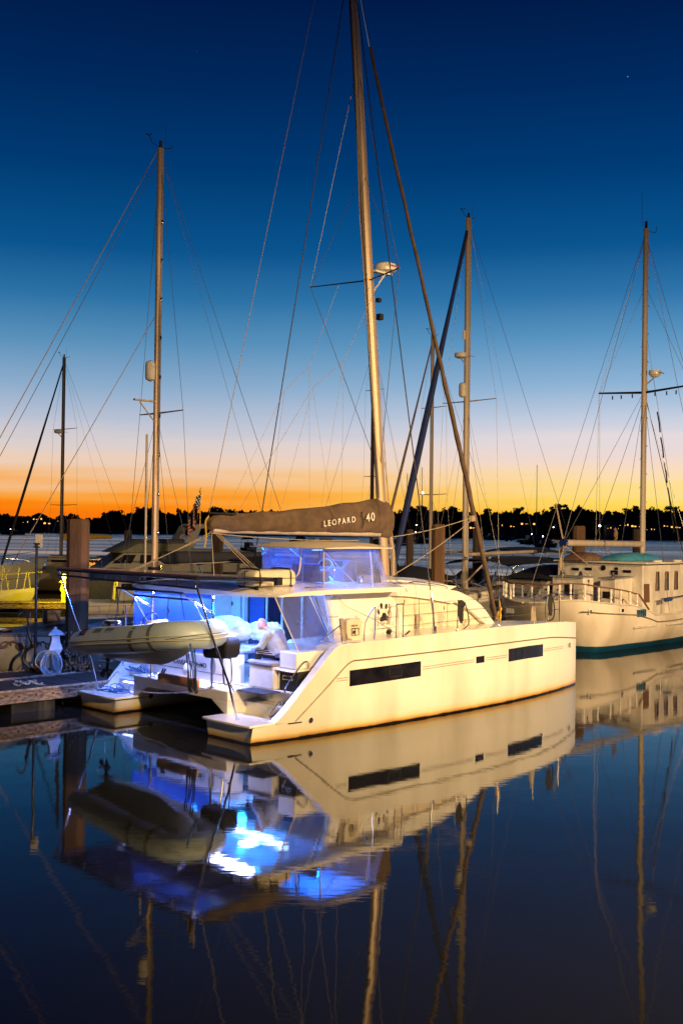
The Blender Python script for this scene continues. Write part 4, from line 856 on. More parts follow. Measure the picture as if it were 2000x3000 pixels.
# flag on the boom end
m = MB()
def flagf(u, v):
    x = 1.05 + .05 * math.sin(v * 9 + u * 3) - .12 * v; y = CY + .25 + .42 * u * (1 - .25 * v) + .07 * math.sin(v * 5 + 1)
    return Vector((1.12 - .13 * u - .06 * v + .06 * math.sin(u * 14 + v * 5), CY + .12 + .13 * u + .06 * math.cos(u * 12 + v * 3), 5.0 - .62 * v - .42 * u))
m.grid(flagf, 20, 26, mfun=lambda u, v: 2 if (u < .42 and v < .54) else (0 if int(v * 13) % 2 == 0 else 1))
fl = thing('flag', 'red white and blue striped flag hanging limp at the end of the boom', 'flag', CAT, (1.12, CY + .12, 4.2))
m.build('flag_cloth', [mat('flag_red', (.16, .015, .02), .85), mat('flag_white', (.24, .21, .2), .85), mat('flag_blue', (.01, .015, .08), .85)], fl)
m = MB(); random.seed(5)
for i in range(5):
    for j in range(4):
        u, v = .05 + .075 * i, .05 + .12 * j; p = flagf(u, v); n_ = (flagf(u + .02, v) - p).cross(flagf(u, v + .02) - p).normalized()
        for sgn in (1, -1): m.ell(p + n_ * .006 * sgn, (.014, .014, .014), 5, 4)
m.build('flag_star', WMARK, fl); m = MB(); m.tube([(1.12, CY + .12, 4.2), (1.12, CY + .12, 5.06)], .011); m.build('flag_staff', ROPEY, fl)

# duvets / bean bags in the cockpit
def soft(name, label, c, r, seed):
    random.seed(seed); ph = [random.uniform(0, 6) for _ in range(6)]
    m = MB(); m.ell(c, r, 40, 26, fn=lambda d: 1 + .10 * math.sin(4 * d.x + 3 * d.z + ph[0]) + .08 * math.sin(7 * d.y + 4 * d.z + ph[1]) + .045 * math.sin(13 * d.x - 9 * d.z + ph[2]) + .035 * math.sin(17 * d.y + 11 * d.x + ph[3]))
    single(m, name, label, 'bedding', CAT, (c[0], c[1], c[2] - r[2]), WCLOTH, group='white bundles piled in the cockpit')
soft('duvet_bundle', 'largest white puffy bundle on the cockpit seat, left of the table', (2.3, 3.55, 1.82), (.48, .62, .33), 1)
soft('duvet_bundle', 'smaller white puffy bundle right behind the seated man', (2.75, 2.75, 1.82), (.36, .45, .24), 4)
m = MB(); m.lathe((2.35, 2.45, 1.531), [(.03, 0), (.035, .02), (.03, .09)], 12); single(m, 'cup', 'small white cup on the cockpit table in front of the man', 'cup', CAT, (2.35, 2.45, 1.53), GEL)

# ------------------------------------------------------------------ seated man
pr = thing('person', 'bald man in grey sweatshirt and striped dark trousers sitting bent forward in the cockpit', 'person', CAT, (1.62, 1.12, 1.425))
hip = Vector((1.62, 1.02, 1.55)); ch = Vector((1.55, 1.15, 1.89)); nk = Vector((1.50, 1.27, 2.05)); hd = Vector((1.45, 1.40, 2.14))
fw = Vector((-.28, .96, 0)).normalized(); rt = Vector((fw.y, -fw.x, 0))
def arm(s): 
    sh = ch + rt * .235 * s + Vector((0, 0, .10)); el = ch + rt * .25 * s + fw * .14 + Vector((0, 0, -.18)); wr = ch + rt * .12 * s + fw * .38 + Vector((0, 0, -.24)); return sh, el, wr
def leg(s):
    a = hip + rt * .10 * s; k = a + fw * .44 + rt * .05 * s + Vector((0, 0, .02)); f_ = k + fw * .02 + Vector((0, 0, -.46)); return a, k, f_
b = MB()
b.tube([hip - Vector((0, 0, .05)), hip, hip.lerp(ch, .5), ch, nk - Vector((0, 0, .03))], [.12, .15, .14, .16, .07], 16)
b.tube([nk - Vector((0, 0, .06)), nk, hd], [.065, .06, .05], 12)
b.ell(hd + Vector((0, 0, .02)), (.092, .108, .125), 20, 14, M=Matrix.Rotation(math.atan2(fw.y, fw.x) - R(90), 3, 'Z') @ Matrix.Rotation(-.45, 3, 'X'))
b.ell(hd + fw * .055 - Vector((0, 0, .065)), (.05, .05, .05), 12, 8)
b.ell(hd + fw * .108 - Vector((0, 0, .03)), (.017, .017, .026), 8, 6)
for s in (-1, 1):
    b.ell(hd + rt * .084 * s - Vector((0, 0, .01)), (.014, .02, .032), 8, 6); b.ell(hd + fw * .085 + rt * .03 * s + Vector((0, 0, .012)), (.018, .012, .010), 8, 6)
    b.ell(hd + fw * .094 - Vector((0, 0, .062)) + rt * .012 * s, (.018, .010, .007), 8, 5)
    sh, el, wr = arm(s); b.tube([sh, el, wr], [.055, .042, .028], 12)
    d = (wr - el).normalized(); pal = wr + d * .05; b.ell(pal, (.036, .045, .018), 10, 8)
    sd = d.cross(Vector((0, 0, 1))).normalized()
    for q, ln in zip((-1.4, -.5, .4, 1.3), (.060, .075, .072, .055)):
        r0 = pal + sd * .018 * q + d * .035; b.tube([r0, r0 + d * ln * .5 - Vector((0, 0, .004)), r0 + d * ln * .85 - Vector((0, 0, .025))], [.009, .0085, .007], 8)
    t0 = wr + d * .02 - sd * .03 * s; b.tube([t0, t0 + d * .035 - sd * .015 * s, t0 + d * .06 - sd * .008 * s + Vector((0, 0, -.01))], [.011, .0105, .009], 8)
    a, k, f_ = leg(s); b.tube([a, a.lerp(k, .5), k, k.lerp(f_, .5), f_], [.085, .075, .06, .055, .04], 12); b.tube([f_ - fw * .03, f_ + fw * .16 - Vector((0, 0, .03))], [.045, .035], 10)
b.build('body', SKIN, pr, remesh=.008)
m = MB(); m.tube([hip - Vector((0, 0, .06)), hip + Vector((0, 0, .02)), hip.lerp(ch, .35), hip.lerp(ch, .75), ch + Vector((0, 0, .07)), nk - Vector((0, 0, .02))], [.19, .225, .225, .245, .20, .09], 18)
for s in (-1, 1):
    sh, el, wr = arm(s); m.ell(sh - Vector((0, 0, .02)), (.09, .09, .09), 12, 8); m.tube([sh, sh.lerp(el, .5), el, el.lerp(wr, .5), wr - (wr - el) * .06], [.092, .085, .076, .066, .046], 12)
m.build('sweatshirt', SWEAT, pr, remesh=.012)
m = MB(); m.ell(hip - Vector((0, 0, .04)), (.17, .17, .10), 14, 10)
for s in (-1, 1):
    a, k, f_ = leg(s); m.tube([a, a.lerp(k, .5), k, k.lerp(f_, .5), f_], [.12, .105, .088, .078, .06], 14)
m.build('trousers', TROU, pr, remesh=.012)
m = MB()
a, k, f_ = leg(-1)
for q in (-.035, .005, .045):
    o_ = rt * -.100 + Vector((0, 0, q + .03)); m.tube([a + o_ + rt * -.02, a.lerp(k, .5) + o_ * .96 + rt * -.008, k + o_ * .86], .0055, 5)
m.build('trouser_stripe', WMARK, pr)
m = MB()
for s in (-1, 1):
    a, k, f_ = leg(s); m.tube([f_ - fw * .06 - Vector((0, 0, .03)), f_ + fw * .04 - Vector((0, 0, .03)), f_ + fw * .2 - Vector((0, 0, .05))], [.05, .055, .035], 10, flat=.8)
m.build('shoe', BLACK, pr)

# ------------------------------------------------------------------ boat and pier lamps, with added ceiling glow panels
def area(name, fr, p, size, power, col, rot=(0, 0, 0), sy=None):
    ld = bpy.data.lights.new(name, 'AREA'); ld.energy = power; ld.color = col; ld.size = size
    if sy: ld.shape = 'RECTANGLE'; ld.size_y = sy
    o = bpy.data.objects.new(name, ld); COL.objects.link(o); o.location = fr.m @ Vector(p); o.rotation_euler = (rot[0], rot[1], rot[2] + fr.rz); return o
def point(name, p, power, col, rad=.15):
    ld = bpy.data.lights.new(name, 'POINT'); ld.energy = power; ld.color = col; ld.shadow_soft_size = rad
    o = bpy.data.objects.new(name, ld); COL.objects.link(o); o.location = p; return o
for k_, (a_, b_) in enumerate(((1.6, 1.7), (2.3, 3.0), (1.9, 4.3))): point('cockpit_light', CAT.m @ Vector((a_, b_, 2.42)), 36, (.012, .26, 1.0), .12)
area('cockpit_ceiling_glow_panel', CAT, (2.3, 3.0, 2.725), 2.2, 110, (.006, .16, 1.0), sy=4.2)  # added roof-wide panel; its glow stands in for the blue-lit hardtop underside
area('seat_light', CAT, (1.9, 2.3, 2.71), .35, 17, (.45, .68, 1.0))
area('stern_light', CAT, (.66, 3.0, 2.72), .2, 400, (.36, .42, 1.0), rot=(0, R(18), 0), sy=4.6)
area('port_quarter_light', CAT, (1.2, 5.5, 2.70), .2, 60, (.03, .26, 1.0), rot=(R(35), R(20), 0), sy=.8)
point('helm_light', CAT.m @ Vector((3.3, 1.6, 3.45)), 60, (.006, .22, 1.0), .12)
area('helm_ceiling_glow_panel', CAT, (3.35, 1.6, 3.745), 1.6, 60, (.003, .14, 1.0), sy=1.8)  # added panel, glowing in place of the blue-lit bimini underside
def spot(name, p, aim, power, col, size=112, rad=.25):
    ld = bpy.data.lights.new(name, 'SPOT'); ld.energy = power; ld.color = col; ld.shadow_soft_size = rad; ld.spot_size = R(size); ld.spot_blend = 1
    o = bpy.data.objects.new(name, ld); COL.objects.link(o); o.location = p; o.rotation_euler = (Vector(aim) - Vector(p)).to_track_quat('-Z', 'Y').to_euler()
spot('pier_lamp_right', (9.5, 1.5, 10.4), (3.0, 25, -3), 29500, (1, .665, .285), size=92)
spot('pier_lamp_far_right', (25.0, 10.0, 12.0), (8, 34, -5), 56000, (1, .63, .29), size=88)
# =================================================================== SAILING YACHTS (generator; x forward from stern 0 to bow L)
def yacht_hull(L, B, fb, rake=1.0, tb=.45):
    """returns hull rings and functions for half breadth and sheer"""
    sheer = lambda x: fb * (1 + .10 * max(0, (.35 - x / L) / .35) + .32 * max(0, (x / L - .35) / .65) ** 1.6)
    def hb(x):
        u = x / L
        return B / 2 * (interp(u, [0, .12, .3, .5, .7, .85, .95, 1], [tb + .25, .86, .97, 1, .84, .52, .22, .02]))
    rings = []
    for i in range(19):
        u = i / 18; x = L * u; t = sheer(x); h = hb(x); r = []
        def P(s_, kx, z):
            q = max(0., (t - z) / t); xx = x - rake * q * max(0, (u - .7) / .3) ** 1.5 + .5 * q * max(0, (.15 - u) / .15)
            return (xx, s_ * h * kx, z)
        prof = [(1, t), (1.0, t * .7), (.97, t * .4), (.9, t * .15), (.82, 0), (.6, -.25), (.1, -.45)]
        for k, z in prof: r.append(P(1, k, z))
        for k, z in reversed(prof): r.append(P(-1, k, z))
        rings.append(r)
    return rings, hb, sheer

def sailboat(name, label, fr, L=11, B=3.5, fb=1.15, rake=1.0, mast_x=None, mast_h=15, mr=.1, mat_h=None, spar=None, boom_l=4.2, boom_z=3.2, cover=None, bimini=None, jib=None, spreaders=(.55,), radar=None, dome=None, group='sailing yachts moored in the marina',
             steps=False, wind=True, cabin_h=.5, dodger=True, spar_lean=0., detail=2, furl_r=.07, tint=None, sp_w=1.0, backstay=True, hide_boom=False, jib_foot=None, bim=None):
    mx = mast_x if mast_x is not None else L * .58
    th = thing(name, label, 'sailboat', fr, (L * .5, 0, 0), group)
    rings, hb, sheer = yacht_hull(L, B, fb, rake)
    MB().loft(rings).build('hull', mat_h or BHULL, th, ang=30)
    m = MB(); m.grid(lambda u, v: (L * .995 * u, (2 * v - 1) * hb(L * u) * .99, sheer(L * u) + .012 + .04 * (1 - (2 * v - 1) ** 2)), 18, 4); m.build('deck', NONSKID if not tint else tint, th)
    m = MB()
    for s in (-1, 1): m.tube([(L * i / 16, s * hb(L * i / 16), sheer(L * i / 16) + .03) for i in range(17)], .03, 5)
    m.build('toe_rail', TEAK, th)
    # cabin trunk
    c0, c1 = L * .30, L * .76
    m = MB(); rr = []
    for i in range(9):
        x = c0 + (c1 - c0) * i / 8; w_ = min(hb(x) * .66, B * .31); z = sheer(x) - .05; h = cabin_h * interp(i, [0, 6, 8], [1.1, .8, .25])
        rr.append([(x, -w_, z), (x, -w_ * .88, z + h), (x, -w_ * .5, z + h * 1.12), (x, w_ * .5, z + h * 1.12), (x, w_ * .88, z + h), (x, w_, z)])
    m.loft(rr); cb = m.build('cabin', GEL2 if detail > 1 else GREYW, th, ang=30, bevel=.02)
    for i, q in enumerate((.08, .24, .40, .58)):
        x = c0 + (c1 - c0) * q
        for s in (-1, 1):
            w_ = min(hb(x) * .66, B * .31); z = sheer(x); y = s * (w_ * .96 + .012)
            m = MB(); m.prism([(x, z + .14), (x + L * .05, z + .14), (x + L * .05, z + .30), (x, z + .32)], y - .012, y + .012, 'y'); m.build('cabin_window', GLASSD, cb)
    # cockpit coaming, dodger
    m = MB()
    for s in (-1, 1): m.prism([(L * .05, sheer(0)), (L * .30, sheer(0)), (L * .30, sheer(0) + .32), (L * .08, sheer(0) + .22)], s * B * .27 - .08, s * B * .27 + .08, 'y')
    m.build('cockpit_coaming', GEL2, th, bevel=.02)
    if dodger:
        m = MB(); dz = sheer(c0) + .3
        m.grid(lambda u, v: (c0 + .3 + .9 * (v if v < .5 else .5) * 2 - (.0), (2 * u - 1) * B * .30, 0) if 0 else (c0 - .2 + 1.3 * v, (2 * u - 1) * B * .30, dz + .75 * (1 - abs(2 * u - 1) ** 4) * (1 - v ** 3)), 10, 8, th=.015); m.build('spray_dodger', bimini or CANN, th)
    if bimini:
        bz = sheer(0) + 1.75; bx0, bx1 = L * .04, L * .28
        if bim: bx0, bx1, bz = bim
        m = MB(); m.grid(lambda u, v: (bx0 + (bx1 - bx0) * v, (2 * u - 1) * B * .40, bz + .22 * (1 - abs(2 * u - 1) ** 3) + .1 * (1 - (2 * v - 1) ** 2)), 10, 10, th=.03); m.build('bimini', bimini, th)
        for x in (bx0 + .1, (bx0 + bx1) / 2, bx1 - .1):
            xm = (bx0 + bx1) / 2 + (x - (bx0 + bx1) / 2) * .4; m = MB(); m.tube([(xm, -B * .42, sheer(0)), (x, -B * .40, bz - .02), (x, -B * .2, bz + .12), (x, B * .2, bz + .12), (x, B * .40, bz - .02), (xm, B * .42, sheer(0))], .018, 6); m.build('bimini_hoop', STEEL, th)
    m = MB(); wz = sheer(0) + .75; m.tube([(L * .13, .38 * math.cos(a), wz + .38 * math.sin(a)) for a in [2 * math.pi * i / 20 for i in range(20)]], .014, 6, closed=True)
    for k in range(5): a = 2 * math.pi * k / 5; m.tube([(L * .13, 0, wz), (L * .13, .38 * math.cos(a), wz + .38 * math.sin(a))], .008, 5)
    m.tube([(L * .14, 0, wz), (L * .15, 0, wz - .7)], .06, 8); m.build('steering_wheel', STEEL, th)
    # mast and rigging
    mt = lambda z: Vector((mx + spar_lean * z, 0, z)); z0 = sheer(mx) + .2
    m = MB(); rr = []
    for k in range(12):
        z = z0 + (mast_h - z0) * k / 11; c = mt(z); rr.append([c + Vector((math.cos(a) * mr * 1.25, math.sin(a) * mr * .85, 0)) for a in [2 * math.pi * i / 16 for i in range(16)]])
    m.loft(rr); ms = m.build('mast', spar or ALUP, th)
    m = MB(); m.tube([mt(z0 + .2) - Vector((mr * 1.2, 0, 0)), mt(mast_h - .1) - Vector((mr * 1.2, 0, 0))], .016, 5); m.build('sail_track', TRACK, ms)
    for q in spreaders:
        z = z0 + (mast_h - z0) * q; sw = sp_w * (1.05 - .25 * q)
        m = MB()
        for s in (-1, 1): m.tube([mt(z), mt(z) + Vector((-.15, s * sw, .04))], [.03, .018], 6)
        m.build('spreader', spar or ALUP, ms)
    if wind:
        m = MB(); tz = mast_h; m.tube([mt(tz), mt(tz) + Vector((0, 0, .22))], .05, 8); m.tube([mt(tz), mt(tz) + Vector((.30, 0, .10)), mt(tz) + Vector((.42, 0, .28))], .012, 5); m.tube([mt(tz), mt(tz) + Vector((-.35, 0, .08)), mt(tz) + Vector((-.45, 0, .16))], .012, 5)
        for k in range(3): a = k * 2.1; m.ell(tuple(mt(tz) + Vector((.42 + .07 * math.cos(a), .07 * math.sin(a), .30))), (.035, .035, .025), 6, 4)
        m.tube([mt(tz) + Vector((-.1, .1, 0)), mt(tz) + Vector((-.1, .1, .7))], .006, 4); m.build('wind_instrument', TRACK, ms)
    if radar:
        z, s = radar; c = mt(z) + Vector((s * (mr + .30), 0, 0)); m = MB(); m.lathe(tuple(c), [(.16, 0), (.25, .04), (.26, .12), (.24, .2), (.02, .25)], 18); q = m.build('radar_dome', GEL2, ms)
        m = MB(); m.tube([mt(z - .3), c], .025, 6); m.build('radar_bracket', ALUP, ms)
        text_part('radar_lettering', 'Raymarine', .09, c + Vector((-.2, .27, .08)) if fr.rz > 2 else c + Vector((-.2, -.27, .08)), (-1, 0, 0) if fr.rz > 2 else (1, 0, 0), (0, 0, 1), RED, q)
    if dome:
        z, s = dome; m = MB(); m.lathe(tuple(mt(z) + Vector((s * (mr + .16), 0, 0))), [(.03, 0), (.13, .05), (.15, .12), (.15, .5), (.12, .58), (.03, .62)], 14); m.build('radar_reflector', GEL2, ms)
    if steps:
        m = MB(); k = 0; z = z0 + 1.2
        while z < mast_h - .8:
            s = 1 if k % 2 else -1; m.tube([mt(z) + Vector((s * mr, 0, 0)), mt(z + .02) + Vector((s * (mr + .17), 0, 0)), mt(z + .14) + Vector((s * mr, 0, 0))], .010, 4); z += .42; k += 1
        m.build('mast_step', STEEL, ms)
    bow = Vector((L - .15, 0, sheer(L) + .1)); hz = mast_h - .25
    if jib:
        m = MB(); a = Vector(jib_foot) if jib_foot else bow; bb = mt(hz); pts = [a.lerp(bb, i / 30) for i in range(31)]; m.tube(pts, [furl_r * (.6 + .7 * math.sin(min(1, .15 + i / 30 * 1.1) * 2.7)) * (1 - .3 * i / 30) for i in range(31)], 8); m.build('furled_jib', jib, th)
    else: m = MB(); m.tube([bow, mt(hz)], .009, 5); m.build('forestay', WIRE, th)
    if backstay: m = MB(); m.tube([(.1, 0, sheer(0)), mt(mast_h - .1)], .008, 5); m.build('backstay', WIRE, th)
    for s in (-1, 1):
        m = MB(); y = s * hb(mx) * .93; zd = sheer(mx)
        zs = [z0 + (mast_h - z0) * q for q in spreaders]
        tips = [mt(z) + Vector((-.15, s * sp_w * (1.05 - .25 * q), .04)) for z, q in zip(zs, spreaders)]
        m.tube([(mx - .1, y, zd)] + tips + [mt(hz)], .008, 4); m.build('cap_shroud', WIRE, th)
        m = MB(); m.tube([(mx - .6, y, zd), mt(zs[0] - .1)], .007, 4); m.build('lower_shroud', WIRE, th)
        m = MB(); m.tube([(mx + .5, y, zd), mt(zs[0] - .1)], .007, 4); m.build('forward_shroud', WIRE, th)
    if not hide_boom:
        a = mt(boom_z) - Vector((mr * 1.2, 0, 0)); e = a + Vector((-boom_l, 0, .1))
        m = MB(); m.tube([a, e], .075, 10); m.build('boom', ALUP, th)
        if cover:
            m = MB(); rr = []
            for k in range(10):
                u = k / 9; c = a.lerp(e, u) + Vector((0, 0, .08)); h = .30 * (1 - .55 * u); w2 = .15 * (1 - .3 * u)
                rr.append([c + Vector((0, math.cos(t) * w2, (h if math.sin(t) > 0 else .14) * math.sin(t) + .02 * math.sin(k * 3 + t * 2))) for t in [2 * math.pi * i / 12 for i in range(12)]])
            m.loft(rr); m.build('sail_cover', cover, th, sub=1)
        m = MB(); m.tube([e, mt(mast_h - .1)], .006, 4); m.tube([e + Vector((.3, 0, 0)), (L * .16, 0, sheer(0) + .3)], .012, 4); m.build('topping_lift', WIRE, th)
    # stanchions, rails
    if detail > 1:
        for s in (-1, 1):
            for q in (.1, .24, .38, .52, .66, .8):
                x = L * q; m = MB(); m.tube([(x, s * hb(x) * .97, sheer(x)), (x, s * hb(x) * .97, sheer(x) + .62)], .012, 6); m.build('stanchion', STEEL, th)
            for h in (.6, .32):
                m = MB(); m.tube([(L * q, s * hb(L * q) * .97, sheer(L * q) + h) for q in (.0, .1, .24, .38, .52, .66, .8, .9)], .006, 4); m.build('lifeline', WIRE, th)
        m = MB(); m.tube(catmull([(L * .86, hb(L * .86) * .97, sheer(L * .86)), (L * .87, hb(L * .87) * .97, sheer(L * .87) + .6), (L * .99, 0, sheer(L) + .66), (L * .87, -hb(L * .87) * .97, sheer(L * .87) + .6), (L * .86, -hb(L * .86) * .97, sheer(L * .86))], 6), .014)
        m.tube([(L * .97, .12, sheer(L)), (L * .98, .12, sheer(L) + .63)], .012); m.build('pulpit', STEEL, th)
        m = MB(); m.tube(catmull([(L * .08, hb(L * .08) * .95, sheer(0) + .62), (.05, hb(0) * .9, sheer(0) + .62), (.05, -hb(0) * .9, sheer(0) + .62), (L * .08, -hb(L * .08) * .95, sheer(0) + .62)], 5), .014)
        for s in (-1, 1): m.tube([(.08, s * hb(0) * .9, sheer(0)), (.08, s * hb(0) * .9, sheer(0) + .62)], .012)
        m.build('pushpit', STEEL, th)
        m = MB(); m.prism([(L * .80, .0), (L * .83, .0)] + [(L * .83, .001), (L * .80, .001)], 0, .01, 'y') if 0 else None
        m.box(L * .80, L * .85, -.25, .25, sheer(L * .8) + .05, sheer(L * .8) + .12); m.build('deck_hatch', GLASSD, th, bevel=.01)
    return th

def slip(s, t, heading=1): return Frame(LW(s, t), HEAD if heading > 0 else HEAD + math.pi)

# the yacht with its bow (scroll work) at the left edge, tall cream mast
LA = 14.2; frA = slip(-2.3 + LA, 10.6, -1)
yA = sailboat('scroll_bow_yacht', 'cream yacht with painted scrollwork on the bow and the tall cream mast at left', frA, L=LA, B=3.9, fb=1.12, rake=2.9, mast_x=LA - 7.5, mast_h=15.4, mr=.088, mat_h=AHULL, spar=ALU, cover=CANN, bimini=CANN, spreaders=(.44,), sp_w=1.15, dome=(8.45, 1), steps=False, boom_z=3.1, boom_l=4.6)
rings, hbA, shA = yacht_hull(LA, 3.9, 1.12, 2.9)
m = MB()
def yside(x, dz): return hbA(x) + .012      # the side turned to the camera
def scroll(x0, fl_, k):
    pts = []
    for i in range(26):
        a = i / 25 * 7.5; r = .105 * (1 - i / 32); pts.append((x0 - math.cos(a) * r * 1.4, r * math.sin(a) * fl_))
    return pts
for i in range(8):
    x0 = LA - 1.15 - .36 * i; f_ = 1 if i % 2 else -1
    ps = scroll(x0, f_, 0); P3 = [(x, yside(x, 0), shA(x) - .22 + z) for x, z in ps]
    m.tube(P3, [.020 - .010 * j / 25 for j in range(26)], 5)
    m.tube([(x0 + .21 - .42 * u, yside(x0 + .21 - .42 * u, 0), shA(x0) - .22 - f_ * .10 * math.cos(u * math.pi)) for u in [j / 8 for j in range(9)]], .017, 5)
m.build('bow_scrollwork', mat('brown_scroll_paint', (.13, .06, .035), .6), yA)
m = MB(); m.tube([mp_ for mp_ in [(LA - 7.5, 0, 2.0), (LA - 7.5, 0, 3.0)]], [.30, .20], 10); m.build('mast_boot_cover', CANN, yA)
m = MB(); zt = 15.3; m.tube([(LA - 7.4, 0, zt - 4.9 + 0), (LA - 2.0, 0, 1.6)], .011, 5); m.build('inner_forestay', ROPE, yA)
m = MB(); m.tube([(LA - 7.4, 0, zt), (LA + .1, 0, 1.7)], .013, 5); m.build('thick_headstay', ROPE, yA)
m = MB(); m.tube([(LA - 7.25, -.12, 2.6), (LA - 7.25, -.12, 6.9)], .035, 8); m.build('whisker_pole', ALUP, yA)
m = MB(); m.box(LA - 7.4, LA - 6.7, -.05, .05, 7.85, 7.9); m.tube([(LA - 7.4, 0, 7.3), (LA - 6.9, 0, 7.82)], .02); m.build('mast_light_bracket', ALUP, yA)
for z in [4 + 1.15 * k for k in range(9)]:
    m = MB(); m.ell((LA - 7.55, .08, z), (.04, .02, .07), 8, 6); m.build('mast_cleat', STEEL, yA)

# big yacht with blue furled jib behind the coachroof
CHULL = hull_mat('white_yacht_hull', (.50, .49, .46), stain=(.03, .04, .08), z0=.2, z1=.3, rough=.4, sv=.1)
LC = 14.; frC = slip(16.6 + LC, 12., -1)
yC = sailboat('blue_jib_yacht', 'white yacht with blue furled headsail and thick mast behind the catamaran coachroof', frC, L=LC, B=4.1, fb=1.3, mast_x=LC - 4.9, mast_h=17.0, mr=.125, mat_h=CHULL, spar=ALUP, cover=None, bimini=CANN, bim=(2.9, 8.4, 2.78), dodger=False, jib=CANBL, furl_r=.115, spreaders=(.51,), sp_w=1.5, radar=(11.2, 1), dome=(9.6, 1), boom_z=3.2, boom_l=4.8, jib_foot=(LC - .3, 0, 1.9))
m = MB(); m.tube([(LC - 5.0, 0, 2.1), (LC - 6.2, .3, 3.1)], .04, 8); m.build('boom_vang', ALUP, yC)
m = MB(); m.box(LC - 4.95, LC - 4.6, -.02, .02, 12.0, 12.35); m.build('mast_flag', CANC, yC)
m = MB(); m.lathe((LC - 4.75, .12, 2.95), [(.02, 0), (.09, .04), (.09, .14), (.02, .18)], 12); m.build('mast_speaker', STEEL, yC)
m = MB(); m.tube([(.4, 1.3, 1.4), (.4, 1.3, 3.6), (1.0, 1.3, 3.75), (1.0, -1.3, 3.75), (.4, -1.3, 3.6), (.4, -1.3, 1.4)], .03); m.tube([(.4, 1.3, 2.6), (.4, -1.3, 2.6)], .03); m.build('stern_arch', ALUP, yC)

# dim mast between main mast and blue jib
LD = 11.5; frD = slip(24.9 + LD, 20.5, -1)
sailboat('slim_mast_yacht', 'yacht with slim two spreader mast and tan furled headsail behind the big concrete pile', frD, L=LD, B=3.5, fb=1.1, mast_x=LD - 4.4, mast_h=14.2, mr=.09, jib=mat('tan_furled_sail', (.30, .22, .17), .8, var=.2), furl_r=.06, spreaders=(.36, .71), sp_w=.95, boom_z=3.0)
# short dark mast at the left
LE = 12.; frE = Frame((-21.0 + 6.5, 68., 0), HEAD + math.pi + .35)
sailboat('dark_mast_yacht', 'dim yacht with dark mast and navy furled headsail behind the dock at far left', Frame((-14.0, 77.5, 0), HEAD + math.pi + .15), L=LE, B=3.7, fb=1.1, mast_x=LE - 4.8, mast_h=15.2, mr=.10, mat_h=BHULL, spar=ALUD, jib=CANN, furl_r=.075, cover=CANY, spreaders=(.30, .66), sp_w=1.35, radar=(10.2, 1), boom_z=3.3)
# thin dark-red mast just left of the catamaran's mast
sailboat('red_mast_yacht', 'distant yacht whose dark red mast stands just behind the catamaran mast', Frame((5.5, 77., 0), HEAD + math.pi), L=11, B=3.4, fb=1.1, mast_x=4.9, mast_h=16.6, mr=.12, spar=mat('dark_red_spar', (.12, .05, .035), .5), spreaders=(.42, .8), sp_w=1.0, cover=CANN, detail=1, wind=False)
# two yachts behind the navy bimini and in the gap beyond the trawler stern
sailboat('tan_deck_yacht', 'yacht with tan cabin and clear dodger seen behind the furled brown jib foot', slip(30.5, 17.0, 1), L=12, B=3.9, fb=1.2, mast_x=2.2 + 5, mast_h=3.6, mr=.08, hide_boom=False, boom_z=3.05, boom_l=4.4, bimini=mat('light_bimini', (.03, .05, .12), .8), spreaders=(.5,), sp_w=.3, wind=False, backstay=False)

# =================================================================== white motorsailer at the right
fT = slip(14.1, 6.2, 1)
tr = thing('motorsailer', 'old white motorsailer with teal bottom paint and tall deckhouse at the right edge', 'motorsailer', fT, (8, 0, 0))
LT, BT_ = 18., 4.3
shT = lambda x: interp(x, [3.5, 3.8, 4.1, 4.5, 5.0, 7.0, 8.0, 8.5, 10.6, 18], [1.70, 1.80, 1.84, 1.83, 1.75, 1.58, 1.36, 1.18, 1.15, 1.75])
hT = lambda x: BT_ / 2 * interp(x, [3.5, 3.6, 3.85, 4.25, 4.95, 5.7, 9, 13, 16, 17.4, 18], [.06, .30, .54, .76, .93, 1, 1, .88, .5, .18, .02])
m = MB(); rr = []
xsT = [3.5, 3.6, 3.72, 3.85, 4.05, 4.3, 4.6, 4.95, 5.3, 5.6, 6, 7, 7.6, 8.1, 8.5, 9.5, 11, 13, 15, 16.5, 17.4, 18]
for x in xsT:
    t = shT(x); h = hT(x); r = []
    for s in (1, -1):
        pr_ = [(1, t), (1.03, t * .8), (1.02, t * .55), (.95, t * .3), (.86, .12), (.78, -.05), (.4, -.5)]
        off_ = lambda z: 1.3 * max(0, (t - z) / t) ** 1.1 * max(0, (5.2 - x) / 1.8) ** .8
        q = [(x + off_(z) - (1.2 * (t - z) / t * max(0, (x - 14) / 4)), s * h * k, z) for k, z in pr_]
        r += q if s == 1 else list(reversed(q))
    rr.append(r)
m.loft(rr, cap=True); m.build('hull', TRHULL, tr, ang=40)
m = MB(); m.grid(lambda u, v: (3.6 + 14.1 * u, (2 * v - 1) * hT(3.6 + 14.1 * u) * .97, shT(3.6 + 14.1 * u) - .06), 24, 3); m.build('deck', GEL2, tr)
m = MB()
for s in (-1, 1): m.tube([(x, s * hT(x) * 1.0, shT(x) + .01) for x in xsT], .035, 6)
m.build('cap_rail', GEL2, tr)
m = MB()
for s in (-1, 1): m.tube([(x, s * hT(x) * 1.035, shT(x) * .80) for x in xsT[5:-2]], .022, 6)
m.build('rubbing_strake', GOLD, tr)
for x in (3.68, 3.85, 4.1, 4.5, 5.0, 5.6, 6.2, 6.8, 7.3):
    for s in (-1, 1):
        m = MB(); z = shT(x); h = interp(x, [2.5, 7.4], [.60, .46]); m.lathe((x, s * hT(x) * .97, z), [(.045, 0), (.05, .08), (.025, .14), (.05, h * .4), (.028, h * .6), (.05, h * .78), (.045, h)], 10); m.build('baluster', GEL, tr)
